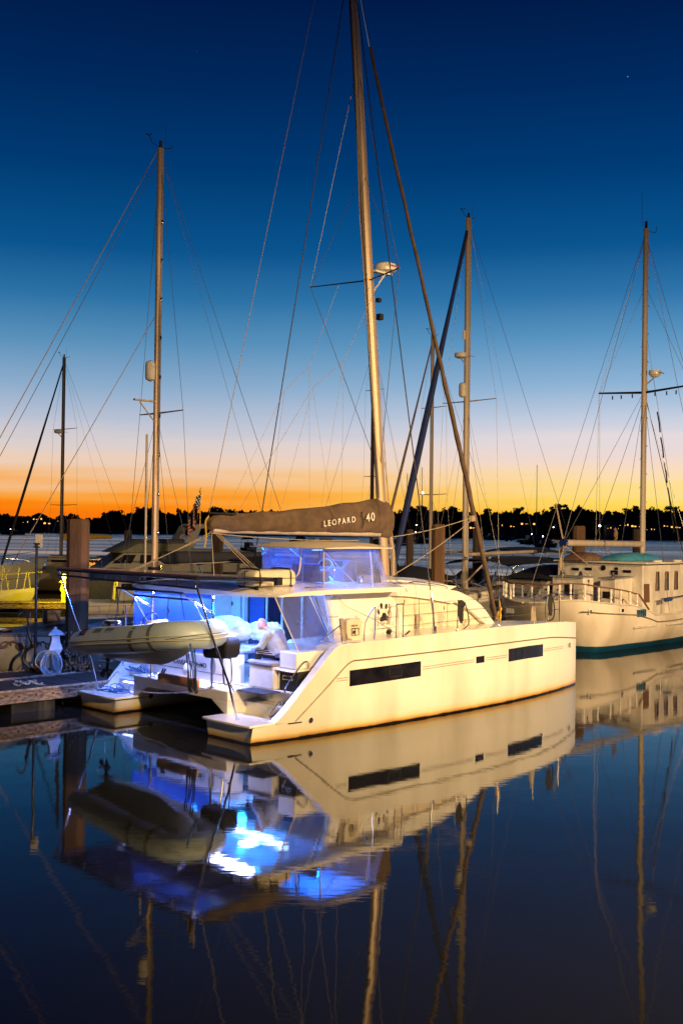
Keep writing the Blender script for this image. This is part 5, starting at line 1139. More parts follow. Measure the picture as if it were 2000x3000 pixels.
m = MB(); ps = [(x, hT(x) * .97, shT(x) + interp(x, [2.5, 7.4], [.63, .48])) for x in (7.45, 6.5, 5.6, 4.9, 4.4, 4.05, 3.8, 3.65)]; ps = ps + [(3.53, 0, 2.38)] + [(a, -b, c) for a, b, c in reversed(ps)]; m.tube(ps, .03, 6); m.tube([ps[-1], (8.15, ps[-1][1], 1.4)], .035); m.build('stern_rail', TEAK, tr)
# deckhouse
m = MB(); m.prism([(8.3, 1.1), (8.3, 3.0), (8.8, 3.0), (15.0, 3.02), (15.3, 1.3)], -1.75, 1.95, 'y'); dh = m.build('deckhouse', GEL2, tr, bevel=.04)
m = MB(); m.prism([(8.15, 3.024), (15.3, 3.024), (15.3, 3.09), (8.15, 3.09)], -1.95, 2.05, 'y'); m.build('deckhouse_roof', GEL2, tr, bevel=.02)
for x0 in (9.2, 9.9, 10.6, 11.6, 12.5, 13.4):
    m = MB(); m.prism([(x0 - .03, 2.02), (x0 + .27, 2.02), (x0 + .25, 2.74), (x0 + .02, 2.74)], -1.775, -1.752, 'y'); wn = m.build('tall_window', mat('curtained_glass', (.22, .14, .09), .15, var=.3), dh)
    m = MB(); m.prism([(x0 + .15, 2.06), (x0 + .25, 2.06), (x0 + .22, 2.7), (x0 + .14, 2.7)], -1.782, -1.776, 'y'); m.build('window_dark_strip', GLASSD, wn)  # dark glass strip over the forward part of each pane
m = MB(); m.prism([(8.36, 1.62), (8.75, 1.62), (8.72, 2.30), (8.36, 2.30)], -1.775, -1.752, 'y'); m.build('side_door', mat('brown_door', (.16, .085, .05), .6), dh)
for (y0, y1, z0, z1) in ((-1.27, -.93, 2.69, 2.79), (-.72, -.58, 2.78, 2.88), (-.72, -.42, 2.60, 2.76), (.40, .70, 2.72, 2.83), (.97, 1.27, 2.70, 2.80)):
    m = MB(); m.box(8.27, 8.297, y0, y1, z0, z1); m.build('aft_window', GLASSD, dh, bevel=.008)
m = MB(); m.tube([(8.26, -.10, 2.84), (8.3, -.10, 2.84)], .10, 16); m.build('round_port', GLASSD, dh)
for x in (8.9, 10.4, 12): m = MB(); m.box(x, x + .5, -1.9, -1.82, 3.095, 3.16); m.build('roof_grab_rail', GEL, dh)
m = MB(); m.prism([(7.1, 1.3), (7.1, 2.48), (8.29, 2.52), (8.29, 1.2)], -1.33, -.70, 'y'); cp = m.build('companionway_house', GEL2, tr, bevel=.02)
m = MB(); m.prism([(7.02, 2.484), (8.29, 2.53), (8.29, 2.57), (7.02, 2.52)], -1.38, -.65, 'y'); m.build('companionway_roof', GREYW, cp)
m = MB(); m.box(7.08, 7.098, -1.15, -.82, 1.78, 2.03); m.build('companionway_window', GLASSD, cp)
m = MB(); m.box(7.3, 7.9, -1.35, -1.332, 1.5, 2.0); m.build('locker_door', CANC, cp)
m = MB(); m.box(5.3, 5.95, -1.15, .15, 1.65, 2.57); ac = m.build('aft_cabin', GEL2, tr, bevel=.03)
m = MB(); m.box(5.2, 6.05, -1.2, .2, 2.575, 2.61); m.build('aft_cabin_roof', GREYW, ac)
m = MB(); m.box(5.27, 5.297, -.74, -.38, 1.92, 2.34); m.build('aft_cabin_door', GLASSD, ac)
m = MB(); m.box(5.58, 5.64, -1.175, -1.152, 2.40, 2.50); m.box(5.58, 5.64, -1.175, -1.152, 2.28, 2.36); m.build('side_switch_box', DSTEEL, ac)
m = MB()
for z in (2.3, 2.11, 1.93): m.tube([(5.27, -.10, z), (5.30, -.10, z)], .035, 10)
m.build('round_vent', DSTEEL, ac)
m = MB(); m.tube([(6.5, -.35 + .36 * math.cos(a), 2.42 + .36 * math.sin(a)) for a in [2 * math.pi * i / 28 for i in range(28)]], .018, 6, closed=True)
for k in range(6): a = math.pi * k / 3; m.tube([(6.5, -.35, 2.42), (6.5, -.35 + .36 * math.cos(a), 2.42 + .36 * math.sin(a))], .010, 5)
m.tube([(6.55, -.35, 2.42), (6.9, -.35, 2.3), (6.9, -.35, 1.7)], .04); m.build('steering_wheel', GEL, tr)
m = MB()
for (x, y) in ((5.5, -.9), (5.6, -.1), (7.5, -1.0)): m.lathe((x, y, 2.61 if x < 6 else 2.53), [(.08, 0), (.08, .08), (.05, .11), (.06, .17), (.02, .18)], 10)
m.build('sheet_winch', STEEL, tr)
for x in (4.55, 5.95): m = MB(); y = -hT(x) * 1.03; m.box(x, x + .30, y - .02, y + .02, 1.36, 1.56); q = m.build('hull_port_frame', GEL, tr, bevel=.02); m = MB(); m.box(x + .06, x + .22, y - .028, y - .021, 1.40, 1.52); m.build('hull_port_glass', GLASSD, q)
m = MB()
for k in range(5): x = 7.1 + k * .13; y = -hT(x) * 1.03; m.box(x, x + .055, y - .03, y, 1.18, 1.44)
m.build('teal_louvre', TEALC, tr)
for (x0, x1) in ((6.9, 8.4), (9.2, 10.9)): m = MB(); y = -hT(x0) * 1.02; m.box(x0, x1, y - .06, y, .78, .86); m.build('side_fender_guard', GEL2, tr, bevel=.02)
m = MB(); m.box(3.78, 3.84, .75, 1.05, 1.28, 1.45); m.build('hawse_opening', GEL, tr)
m = MB(); m.tube([(9.0, -hT(9) * .97, 1.15), (9.0, -hT(9) * .97, 1.75), (10.6, -hT(10) * .97, 1.8), (12, -hT(12) * .97, 1.85)], .018); m.build('side_rail', STEEL, tr)
m = MB(); m.tube([(9.1, -hT(9) - .06, 1.72), (9.5, -hT(9) - .06, 1.74)], .08, 10); m.build('blue_cushion_float', mat('blue_float', (.03, .06, .25), .6), tr)
# motorsailer mast, boom, rigging
mxT = 11.3; m = MB(); rr = []
for k in range(10):
    z = 3.0 + 13.3 * k / 9; rr.append([(mxT + .025 * (z - 3) / 1.3 * .4 + math.cos(a) * .135, math.sin(a) * .10, z) for a in [2 * math.pi * i / 16 for i in range(16)]])
m.loft(rr); ms = m.build('mast', ALUP, tr); mT = lambda z: Vector((mxT + .0077 * (z - 3), 0, z))
m = MB(); z = 4.8; k = 0
while z < 15.5:
    s = 1 if k % 2 else -1; m.tube([mT(z) + Vector((s * .13, 0, 0)), mT(z) + Vector((s * .30, 0, .02)), mT(z + .14) + Vector((s * .13, 0, 0))], .011, 4); z += .56; k += 1
m.build('mast_step', STEEL, ms)
m = MB()
for s in (-1, 1): m.tube([mT(9.75), mT(9.75) + Vector((-.1, s * 2.0, .12))], [.05, .035], 8)
for s in (-1, 1):
    for q in (.5, 1.0, 1.4): m.tube([mT(9.72) + Vector((-.05, s * q, 0)), mT(9.62) + Vector((-.05, s * q, -.05))], .03, 6)
m.build('spreader', DSTEEL, ms)
c = mT(10.35) + Vector((.1, -.40, 0)); m = MB(); m.lathe(tuple(c), [(.14, 0), (.24, .1), (.25, .2), (.23, .26), (.02, .28)], 18); q = m.build('radar_dome', GEL, ms); text_part('radar_lettering', 'Raymarine', .10, c + Vector((-.18, -.27, .12)), (1, 0, 0), (0, 0, 1), INK, q)
m = MB(); m.tube([mT(10.0), c], .03); m.build('radar_bracket', ALUP, ms)
m = MB(); m.tube([mT(16.3), mT(16.6)], .06, 8); m.tube([mT(16.2), mT(16.2) + Vector((.6, -.1, .05)), mT(16.2) + Vector((.62, -.1, .3))], .012); m.tube([mT(16.3) + Vector((-.3, 0, 0)), mT(16.3) + Vector((-.35, 0, 1.4))], .008); m.build('masthead_gear', TRACK, ms)
m = MB(); m.tube([(5.75, 0, 3.78), (11.2, 0, 3.72)], .12, 12); bm_ = m.build('boom', ALUP, tr)
m = MB(); m.tube([(5.72, 0, 3.78), (5.85, 0, 3.78)], .16, 10); m.build('boom_end_fitting', STEEL, bm_)
m = MB(); m.tube([(8.3, 0, 3.77), (8.36, 0, 3.77)], .14, 10); m.build('boom_band', STEEL, bm_)
m = MB()
for k in range(6): m.tube(catmull([(5.75, .05 * k - .1, 3.7), (5.7 + .03 * k, .1, 3.2 - .05 * k), (5.6, 0, 2.7), (5.65 + .04 * k, .05, 2.5 + .1 * k), (5.75, .1, 3.2)], 4), .02, 5)
m.tube(sag((5.75, 0, 3.7), (4.2, -1.0, 2.3), .0), .014); m.tube([(5.8, 0, 3.7), (5.7, .3, 5.2)], .03, 5); m.tube([(5.8, 0, 3.7), (6.5, -1.2, 2.6)], .014); m.build('mainsheet', ROPE, tr)
rg = MB()
for (a, b) in (((5.8, 0, 3.9), mT(16.2)), ((3.6, 0, 1.9), mT(16.2)), ((17.8, 0, 1.9), mT(16.2)), ((14.5, 0, 3.0), mT(12.5)), ((5.9, 0, 3.9), mT(9.8))): rg.tube([a, b], .010, 4)
for s in (-1, 1):
    tip = mT(9.75) + Vector((-.1, s * 2.0, .12)); rg.tube([(11.2, s * 2.1, 1.4), tip, mT(16.0)], .010, 4); rg.tube([(11.6, s * 2.1, 1.4), tip + Vector((.05, 0, 0)), mT(14.0)], .008, 4)
    for x in (9.6, 12.6): rg.tube([(x, s * 2.1, 1.3), mT(9.6)], .009, 4)
for k in range(5): rg.tube([(7.0 + k * .5, -.1 * k, 3.1), (8.3, 0, 3.7)], .007, 4)
rg.build('standing_rigging', WIRE, tr)
m = MB()
for k in range(5): m.tube(catmull([mT(9.0 - k) + Vector((.5 + .3 * k, -.3, 0)), mT(8.6 - k) + Vector((.75 + .3 * k, -.25, 0)), mT(8.2 - k) + Vector((.65 + .3 * k, -.35, 0))], 4), .03, 5)
m.tube([mT(9.4) + Vector((.2, 0, 0)), (14.2, -.6, 1.9)], .015); m.build('flag_halyard_scraps', ROPEB, tr)
# skiff upside down and pale teal shell on the roof
def shell(name, label, x0, x1, y, r, mt):
    m = MB(); rr = []
    for k in range(13):
        u = k / 12; w_ = r * (math.sin(math.pi * min(1, .18 + u * .68)) ** .6); h = .30 * (1 - abs(2 * u - 1) ** 3.5 * .75); rr.append([(x0 + (x1 - x0) * u, y + math.cos(a) * w_, 3.10 + max(0, math.sin(a)) ** .7 * h) for a in [math.pi * i / 10 for i in range(11)]])
    m.loft(rr); single(m, name, label, 'dinghy', fT, ((x0 + x1) / 2, y, 3.09), mt, ang=50)
shell('upturned_skiff', 'pale teal upturned tender lying on the motorsailer roof under its mast', 9.0, 12.3, .1, .62, TEALK)
shell('brown_skiff', 'brown upturned tender on the motorsailer roof left of the teal one', 7.9, 9.5, 1.0, .6, mat('brown_hull', (.20, .12, .08), .6, var=.3))
# heron on the boom
hr = thing('night_heron', 'brown hunched heron perched on the motorsailer boom', 'bird', fT, (9.3, 0, 3.87))
m = MB(); m.ell((9.3, 0, 4.12), (.09, .085, .16), 14, 10, M=Matrix.Rotation(.25, 3, 'Y')); m.ell((9.27, 0, 4.30), (.062, .055, .06), 12, 8); m.tube([(9.28, 0, 4.2), (9.27, 0, 4.3)], .05, 10); m.tube([(9.22, 0, 4.30), (9.12, 0, 4.275)], [.02, .006], 8); m.tube([(9.36, 0, 4.05), (9.42, 0, 3.93)], [.05, .02], 8)
m.build('body', FEATH, hr, remesh=.012)
for s in (-1, 1): m = MB(); m.tube([(9.3, .03 * s, 4.0), (9.31, .03 * s, 3.87)], .009, 6); m.build('leg', YEL, hr)

# =================================================================== motor yacht at the left
fM = Frame((-16.2, 60.0, 0), .42)
my_ = thing('motor_yacht', 'white flybridge motor yacht moored behind the tall concrete pile at left', 'motor yacht', fM, (6, 0, 0))
rings, hbM, shM = yacht_hull(13, 4.2, 1.5, rake=1.4, tb=.6)
frM = MB(); 
# bow of this yacht points to the left: mirror along x
def mir(rs): return [[(13 - p[0], p[1], p[2]) for p in r] for r in reversed(rs)]
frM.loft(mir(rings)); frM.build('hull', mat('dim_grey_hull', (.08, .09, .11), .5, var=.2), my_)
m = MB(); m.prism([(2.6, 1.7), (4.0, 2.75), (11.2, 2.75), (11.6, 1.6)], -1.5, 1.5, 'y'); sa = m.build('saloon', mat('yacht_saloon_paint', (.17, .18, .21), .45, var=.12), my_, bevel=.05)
for (x0, x1, x2, x3) in ((3.35, 4.05, 4.7, 4.45), (4.9, 4.95, 5.7, 5.7), (6.2, 6.2, 7.1, 7.1), (7.6, 7.6, 8.7, 8.7), (9.2, 9.2, 10.2, 10.2)):
    m = MB(); m.prism([(x0, 2.15), (x1, 2.62), (x2, 2.62), (x3, 2.15)], -1.525, -1.503, 'y'); m.build('saloon_window', GLASSD, sa)
for y in (-1.0, 0, 1.0): m = MB(); m.add([(3.0 - .02, y - .42, 2.0), (3.0 - .02, y + .42, 2.0), (3.75, y + .42, 2.58), (3.75, y - .42, 2.58)], [(0, 1, 2, 3)]); m.add([(3.02, y - .42, 1.98), (3.02, y + .42, 1.98), (3.77, y + .42, 2.56), (3.77, y - .42, 2.56)], [(3, 2, 1, 0)]); m.build('windscreen', INK, sa)
m = MB(); rr = []
for k in range(9): y = -1.7 + 3.4 * k / 8; e = abs(k / 4 - 1); rr.append([(3.2 + .5 * e ** 3, y, 2.752), (3.6 + .6 * e ** 3, y, 2.95), (4.8, y, 3.5 - .25 * e ** 4), (7.6, y, 3.5 - .25 * e ** 4), (7.8, y, 2.95), (11.3, y, 2.85), (11.3, y, 2.752)])
m.loft(rr); m.build('flybridge_cover', mat('grey_canvas', (.17, .18, .19), .8, var=.2, bump=.3), my_)
m = MB(); m.prism([(7.2, 3.0), (8.0, 4.3), (9.4, 4.4), (9.4, 4.25), (8.4, 4.1), (8.0, 3.0)], -1.5, -1.3, 'y'); m.prism([(7.2, 3.0), (8.0, 4.3), (9.4, 4.4), (9.4, 4.25), (8.4, 4.1), (8.0, 3.0)], 1.3, 1.5, 'y'); m.box(8.1, 9.3, -1.5, 1.5, 4.25, 4.38); m.build('radar_arch', MATS['yacht_saloon_paint'], my_, bevel=.03)
m = MB(); m.tube([(9.3, -1.0, 2.9), (9.5, -1.0, 4.3)], .02); m.tube([(9.3, -.6, 2.9), (9.5, -.6, 4.3)], .02)
for k in range(5): m.tube([(9.34 + .04 * k, -1.0, 3.15 + .25 * k), (9.34 + .04 * k, -.6, 3.15 + .25 * k)], .02)
m.build('flybridge_ladder', STEEL, my_)
m = MB(); m.tube([(.3, 0, 2.6), (1.5, -1.2, 2.45), (4, -1.95, 2.3), (8, -2.0, 2.15)], .018)
for x, y in ((1.5, -1.2), (2.8, -1.6), (4, -1.95), (6, -2.0), (8, -2.0)): m.tube([(x, y, 1.6), (x, y, 2.3)], .014)
m.build('side_rail', STEEL, my_)
m = MB(); m.box(10.6, 12.6, -1.9, 1.9, 1.5, 2.2); m.build('aft_bulwark', GREYW, my_, bevel=.03)
m = MB(); m.lathe((5.4, -.8, 3.50), [(.05, 0), (.06, .10), (.02, .14)], 10); m.build('anchor_light', LAMPG, my_)
for x in (3.8, 5.6, 8.0): m = MB(); m.box(x, x + .4, -2.12, -2.06, 1.25, 1.40); m.build('hull_port', GLASSD, my_)

# small boats glimpsed at far left
def runabout(name, label, fr, L, B, fb, hm, cab=True, cov=None, group=None):
    t = thing(name, label, 'motorboat', fr, (L / 2, 0, 0), group); rings, hb_, sh_ = yacht_hull(L, B, fb, rake=.6, tb=.6); MB().loft(rings).build('hull', hm, t)
    if cab:
        m = MB(); m.prism([(L * .30, sh_(0)), (L * .32, sh_(0) + .85), (L * .52, sh_(0) + .85), (L * .66, sh_(0) + .1)], -B * .33, B * .33, 'y'); c = m.build('cabin', GREYW, t, bevel=.03)
        m = MB(); m.prism([(L * .34, sh_(0) + .45), (L * .34, sh_(0) + .75), (L * .5, sh_(0) + .75), (L * .57, sh_(0) + .45)], -B * .335, B * .335, 'y'); m.build('cabin_window', GLASSD, c)
    if cov:
        m = MB(); m.grid(lambda u, v: (L * .05 + L * .5 * v, (2 * u - 1) * B * .42, sh_(0) + .9 + .5 * (1 - (2 * v - 1) ** 2) * (1 - abs(2 * u - 1) ** 3)), 10, 10, th=.03); m.build('canopy', cov, t)
        m = MB()
        for s in (-1, 1):
            for q in (.1, .3, .5): m.tube([(L * q, s * B * .42, sh_(0)), (L * q, s * B * .42, sh_(0) + .95)], .015)
        m.build('canopy_frame', STEEL, t)
    m = MB(); m.tube([(L * .6, hb_(L * .6), sh_(L * .6) + .4), (L * .95, 0, sh_(L) + .5), (L * .6, -hb_(L * .6), sh_(L * .6) + .4)], .014)
    for q in (.6, .75, .88):
        for s in (-1, 1): m.tube([(L * q, s * hb_(L * q) * .96, sh_(L * q)), (L * q, s * hb_(L * q) * .96, sh_(L * q) + .4)], .012)
    m.build('bow_rail', STEEL, t); return t
YHULL = hull_mat('pale_hull', (.36, .36, .33), stain=(.3, .25, .1), z0=.03, z1=.08)
b1 = runabout('lamp_lit_yacht', 'white bow lit yellow by the dock pedestal lamp at far left', Frame((-22.2, 54.3, 0), -.06), 7.4, 2.8, .86, YHULL, cab=False)
m = MB(); random.seed(9)
for k in range(9): x = 4.4 + .33 * k; m.tube([(x, -.9 + .1 * k, 1.0), (x + random.uniform(-.3, .3), -.8 + .1 * k, 1.8 + random.uniform(0, .7))], .03, 5)
m.tube([(5.0, -.6, 1.7), (7.6, 0, 1.9)], .02); m.build('deck_pole', mat('pole_paint', (.4, .38, .25), .5), b1)
b2 = runabout('orange_lit_boat', 'boat stern lit orange by a bulkhead lamp behind the dock at left', Frame((-21.5, 70, 0), .05), 9.5, 3.4, 1.3, BHULL)
m = MB(); m.box(4.8, 7.0, -1.75, -1.65, .8, 1.9); m.build('stern_panel', mat('pale_stern_panel', (.6, .55, .45), .5), b2)
m = MB(); m.box(2.0, 8.6, -1.8, 1.8, 2.05, 2.15); m.build('boat_roof', GREYW, b2)
m = MB(); m.ell((7.6, -2.0, 2.1), (.10, .10, .10), 10, 8); m.build('bulkhead_lamp', LAMPY, b2)
point('bulkhead_lamp_light', tuple(Frame((-21.5, 70, 0), .05).m @ Vector((6.6, -3.0, 2.0))), 150, (1, .36, .04), .1)
runabout('grey_cruiser', 'dim grey cruiser at the left edge beyond the docks', Frame((-25.5, 60.5, 0), .1), 9, 3.2, 1.7, BHULL, cov=None)
b3 = runabout('navy_canopy_boat', 'motorboat with long navy canopy lying under the outer end of the catamaran boom', slip(17.4, 13.6, 1), 8.0, 2.8, 1.2, BHULL, cov=CANN)

random.seed(31)
runabout('covered_runabout', 'low boat under a dark blue cover moored behind the tall concrete pile', Frame((-11.6, 47.0, 0), .3), 6.2, 2.4, .9, CHULL, cab=True, cov=CANBL)
runabout('blunt_nosed_cruiser', 'white cruiser with small cabin between furled brown jib and motorsailer stern', slip(27.0, 9.6, -1), 8.5, 3.0, 1.3, CHULL, cab=True, cov=CANN)
for fr_, lb, x0, x1, yy in ((frC, 'deck gear lashed on the blue jib yacht beside its bimini', 3.0, 10.5, 1.2), (frA, 'deck gear lashed on the scroll bow yacht', 2.0, 12.0, .9)):
    zz = 1.45
    m = MB()
    for k in range(16):
        x = random.uniform(x0, x1); y = random.uniform(-yy, yy); w_ = random.uniform(.08, .3); h_ = random.uniform(.1, .4); m.box(x, x + w_ * 1.6, y, y + w_, zz, zz + h_)
        m.tube([(x, y, zz), (x + random.uniform(-.4, .4), y, zz + random.uniform(.4, 1.1))], .02, 5)
    m.tube([(x0, -yy, zz + .05), (x1, yy, zz + .05)], .03)
    o = single(m, 'deck_gear', lb, 'deck gear', fr_, ((x0 + x1) / 2, 0, zz), [mat('mixed_deck_gear', (.22, .19, .16), .7, var=.7, scale=3)]); o['kind'] = 'stuff'
# =================================================================== docks
def dock(name, label, fr, x0, x1, y0, y1, ztop=.52, mt=None, bolts=True, lab2=None):
    t = thing(name, label, 'dock', fr, ((x0 + x1) / 2, (y0 + y1) / 2, 0))
    m = MB(); n_ = int((x1 - x0) / .15); random.seed(n_)
    for k in range(n_): xa = x0 + (x1 - x0) * k / n_; dz = random.uniform(-.006, .006); m.box(xa + .006, xa + .144, y0, y1, ztop - .04 + dz, ztop + dz)
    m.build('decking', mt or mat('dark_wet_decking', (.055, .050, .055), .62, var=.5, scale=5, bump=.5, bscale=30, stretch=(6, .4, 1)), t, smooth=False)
    for y in (y0 - .06, y1):
        m = MB(); m.box(x0 - .03, x1 + .03, y, y + .06, ztop - .28, ztop + .02); m.build('fascia', DOCKF, t, bevel=.012)
    m = MB(); m.box(x0 - .09, x0 - .03, y0 - .06, y1 + .06, ztop - .28, ztop + .02); m.build('end_fascia', DOCKF, t, bevel=.012)
    m = MB(); m.box(x0 - .03, x1 + .03, y0 - .09, y0 - .06, ztop - .015, ztop + .03); m.build('rub_strip', mat('pale_rub_strip', (.42, .36, .30), .6, var=.5, scale=9, bump=.5), t)
    if bolts:
        m = MB()
        k = x0 + .3
        while k < x1: m.tube([(k, y0 - .085, ztop - .13), (k, y0 - .055, ztop - .13)], .022, 8); k += .42
        m.build('bolt_head', mat('rusty_steel', (.14, .06, .03), .8, var=.5, scale=30), t)
    k = x0 + .4; 
    while k < x1 - 1.2: m = MB(); m.box(k, k + 1.1, y0 + .05, y1 - .05, -.25, ztop - .06); m.build('float_block', mat('black_float', (.02, .02, .022), .5, var=.4), t, bevel=.03); k += 2.2
    return t
dock('finger_dock', 'dark plank finger dock between the catamaran and the scroll bow yacht', CAT, -6.5, 9.5, 6.12, 7.75)
dock('walkway_dock', 'dark plank walkway crossing at the left edge under the power pedestal', Frame(LW(-6.2, 7.85), HEAD), 0, 7.1, .08, 1.15, bolts=False)
fY = Frame((-24.5, 51.6, 0), .085)
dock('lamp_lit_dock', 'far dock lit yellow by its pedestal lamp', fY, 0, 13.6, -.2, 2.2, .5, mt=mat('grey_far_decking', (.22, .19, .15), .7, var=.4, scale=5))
dock('outer_dock', 'dark outer dock running behind all the moored boats', Frame((-16, 86, 0), .02), 0, 60, 0, 2.5, .5, bolts=False)
# power pedestals
def pedestal(fr, p, label, lit=False, m_=None, h=1.15):
    t = thing('power_pedestal', label, 'pedestal', fr, p); x, y, z = p; m_ = m_ or PEDM
    m = MB()
    def sq(w, d, zz): return [(x - w, y - d, z + zz), (x + w, y - d, z + zz), (x + w, y + d, z + zz), (x - w, y + d, z + zz)]
    m.loft([sq(.13, .11, 0), sq(.13, .11, .05), sq(.10, .09, .08), sq(.10, .09, .45), sq(.11, .1, .5), sq(.17, .13, .60), sq(.15, .12, .66), sq(.10, .09, .82), sq(.10, .09, .95)])
    m.build('pedestal_body', m_, t, bevel=.012, ang=20)
    m = MB(); m.loft([sq(.19, .17, .95), sq(.20, .18, .97), sq(.10, .09, 1.06), sq(.05, .05, 1.09)]); m.lathe((x, y, z + 1.08), [(.05, 0), (.05, .05), (.02, .07)], 12); m.build('pedestal_cap', m_, t, ang=20)
    if lit:
        m = MB(); m.lathe((x, y, z + 1.12), [(.09, 0), (.13, .03), (.13, .16), (.09, .2), (.05, .22)], 14); m.lathe((x, y, z + .93), [(.13, .0), (.14, .04), (.13, .1)], 14); m.build('lamp_head', LAMPG, t)
    return t
pd_ = LW(*(lambda dx, dy: (dx * FX + dy * FY, dx * PX + dy * PY))(-7.07 - SX, 27.27 - SY), .52)
pe = pedestal(Frame((pd_.x, pd_.y, 0), HEAD - .3), (0, 0, .52), 'blue white dock power pedestal with hose coiled round its foot')
m = MB(); fP = Frame((pd_.x, pd_.y, 0), 0)
for k in range(8):
    r_ = .19 + .018 * (k % 4); m.tube([(-.02 + (r_ + .03 * math.sin(k)) * math.cos(a) + .02 * math.sin(k * 2), -.17 - .02 * k, .82 + (r_ + .06) * math.sin(a) - .01 * k) for a in [2 * math.pi * i / 24 for i in range(24)]], .012, 6, closed=True)
m.tube(catmull([(.0, -.2, 1.1), (-.3, -.2, 1.05), (-.42, -.22, .8), (-.25, -.2, .6)], 6), .014)
single(m, 'garden_hose', 'pale blue hose coiled against the power pedestal on the dock', 'hose', fP, (0, -.2, .52), mat('pale_hose', (.40, .50, .62), .5))
yp = fY.m @ Vector((11.0, .5, .5))
pedestal(Frame((-13.35, 53.0, 0), 0), (0, 0, .5), 'glowing yellow pedestal lamp standing on the far dock left of the tall pile', lit=True, m_=mat('yellowed_pedestal', (.6, .55, .3), .5), h=1.1)
point('dock_pedestal_light', (-13.6, 51.6, 1.8), 600, (1, .66, .0), .12)
# pole with sign, hose pipe
ps = thing('sign_pole', 'black pole with plain cream sign plate on the left dock', 'sign', WORLD, (-7.62, 27.5, .52))
m = MB(); m.tube([(-7.62, 27.5, .52), (-7.62, 27.5, 3.74)], .035, 10); m.tube([(-7.70, 27.48, 3.72), (-7.54, 27.48, 3.72)], .02); m.tube([(-7.70, 27.48, 3.64), (-7.54, 27.48, 3.64)], .02); m.build('pole', DSTEEL, ps)
m = MB(); m.box(-7.68, -7.49, 27.53, 27.55, 3.62, 3.96); m.build('sign_plate', SIGN, ps, bevel=.006)
m = MB(); m.tube(catmull([(-8.05, 27.5, 1.9), (-7.88, 27.45, 2.0), (-7.8, 27.45, 1.8), (-7.8, 27.45, 1.62)], 6), .026, 8); single(m, 'bent_steel_tube', 'bent steel tube end beside the sign pole', 'pipe', WORLD, (-7.8, 27.45, 1.6), STEEL)
m = MB(); m.tube(catmull([(-7.8, 27.45, 1.62), (-7.72, 27.4, 1.35), (-7.66, 27.38, 1.2), (-7.85, 27.4, 1.0), (-7.88, 27.4, .8), (-7.72, 27.42, .62), (-7.62, 27.42, .56)], 8), .04, 8); single(m, 'black_hose', 'thick black hose looping down beside the sign pole', 'hose', WORLD, (-7.75, 27.4, .53), BLACK)
m = MB(); m.ell((-7.44, 27.22, .65), (.13, .13, .13), 18, 12); m.tube([(-7.44, 27.22, .78), (-7.44, 27.22, .82)], .03); single(m, 'orange_ball_float', 'small orange ball float on the dock between pole and pedestal', 'float', WORLD, (-7.44, 27.22, .52), ORANGE)
m = MB(); random.seed(21)
for k in range(8):
    c = (-7.25 + random.uniform(-.22, .28), 25.2 + random.uniform(-.15, .2)); r_ = random.uniform(.05, .11)
    m.tube([(c[0] + r_ * 1.3 * math.cos(a), c[1] + r_ * math.sin(a), .55 + .03 * (k % 3) + .02 * math.sin(a * 2)) for a in [2 * math.pi * i / 14 for i in range(14)]], .014, 5, closed=True)
single(m, 'dock_rope_heap', 'small heap of blue and white rope on the near dock edge', 'rope', WORLD, (-7.25, 25.2, .53), mat('blue_white_rope', (.35, .45, .6), .8, var=.6, scale=40))
m = MB(); m.tube(sag((-7.0, 25.25, .56), tuple(CAT.m @ Vector((.3, 5.3, .45))), .06, 14), .012, 5); single(m, 'dock_mooring_line', 'pale mooring line from the dock rope heap to the left swim platform', 'rope', WORLD, (-7.0, 25.25, .55), ROPE)
m = MB(); m.tube(sag(tuple(CAT.m @ Vector((10.6, CY, 4.5))), tuple(CAT.m @ Vector((6.9, CY - .2, 2.95))), .08, 12), .012, 5); m.tube(sag(tuple(CAT.m @ Vector((10.55, CY, 4.55))), tuple(CAT.m @ Vector((7.1, CY - .2, 4.0))), .06, 12), .012, 5)
single(m, 'spare_halyard', 'pale lines tied from the furled brown jib back to the mast foot', 'rope', WORLD, tuple(CAT.m @ Vector((6.9, CY - .2, 2.95))), ROPE)

# =================================================================== piles
def pile(x, y, w_, top_, label, mt, base=-2., square=True, group='mooring piles'):
    m = MB(); h = w_ / 2; c = h * .42
    if square: P_ = [(-h, -h + c), (-h + c, -h), (h - c, -h), (h, -h + c), (h, h - c), (h - c, h), (-h + c, h), (-h, h - c)]
    else: P_ = [(h * math.cos(a), h * math.sin(a)) for a in [2 * math.pi * i / 14 for i in range(14)]]
    m.loft([[(x + a * k, y + b * k, z) for a, b in P_] for z, k in ((base, 1), (1, 1), (2.5, 1), (top_ - .06, 1), (top_, .90))])
    return single(m, 'mooring_pile', label, 'pile', WORLD, (x, y, 0), mt, group=group, ang=20)
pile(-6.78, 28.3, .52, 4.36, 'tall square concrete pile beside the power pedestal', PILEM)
m = MB(); random.seed(2)
for k in range(330):
    a = random.uniform(0, 6.28); z = .30 + abs(random.gauss(0, .42)); r_ = .27 + .10 * max(0, 1 - z / 1.3) + random.uniform(0, .05); c_ = (-6.78 + math.cos(a) * r_, 28.3 + math.sin(a) * r_, z)
    m.ell(c_, (random.uniform(.03, .07), random.uniform(.02, .04), random.uniform(.03, .07)), 6, 4, M=Matrix.Rotation(random.uniform(0, 3), 3, 'X') @ Matrix.Rotation(random.uniform(0, 3), 3, 'Z'))
o = single(m, 'oyster_crust', 'oyster crust round the foot of the tall concrete pile', 'oysters', WORLD, (-6.78, 28.3, .3), OYST); o['kind'] = 'stuff'
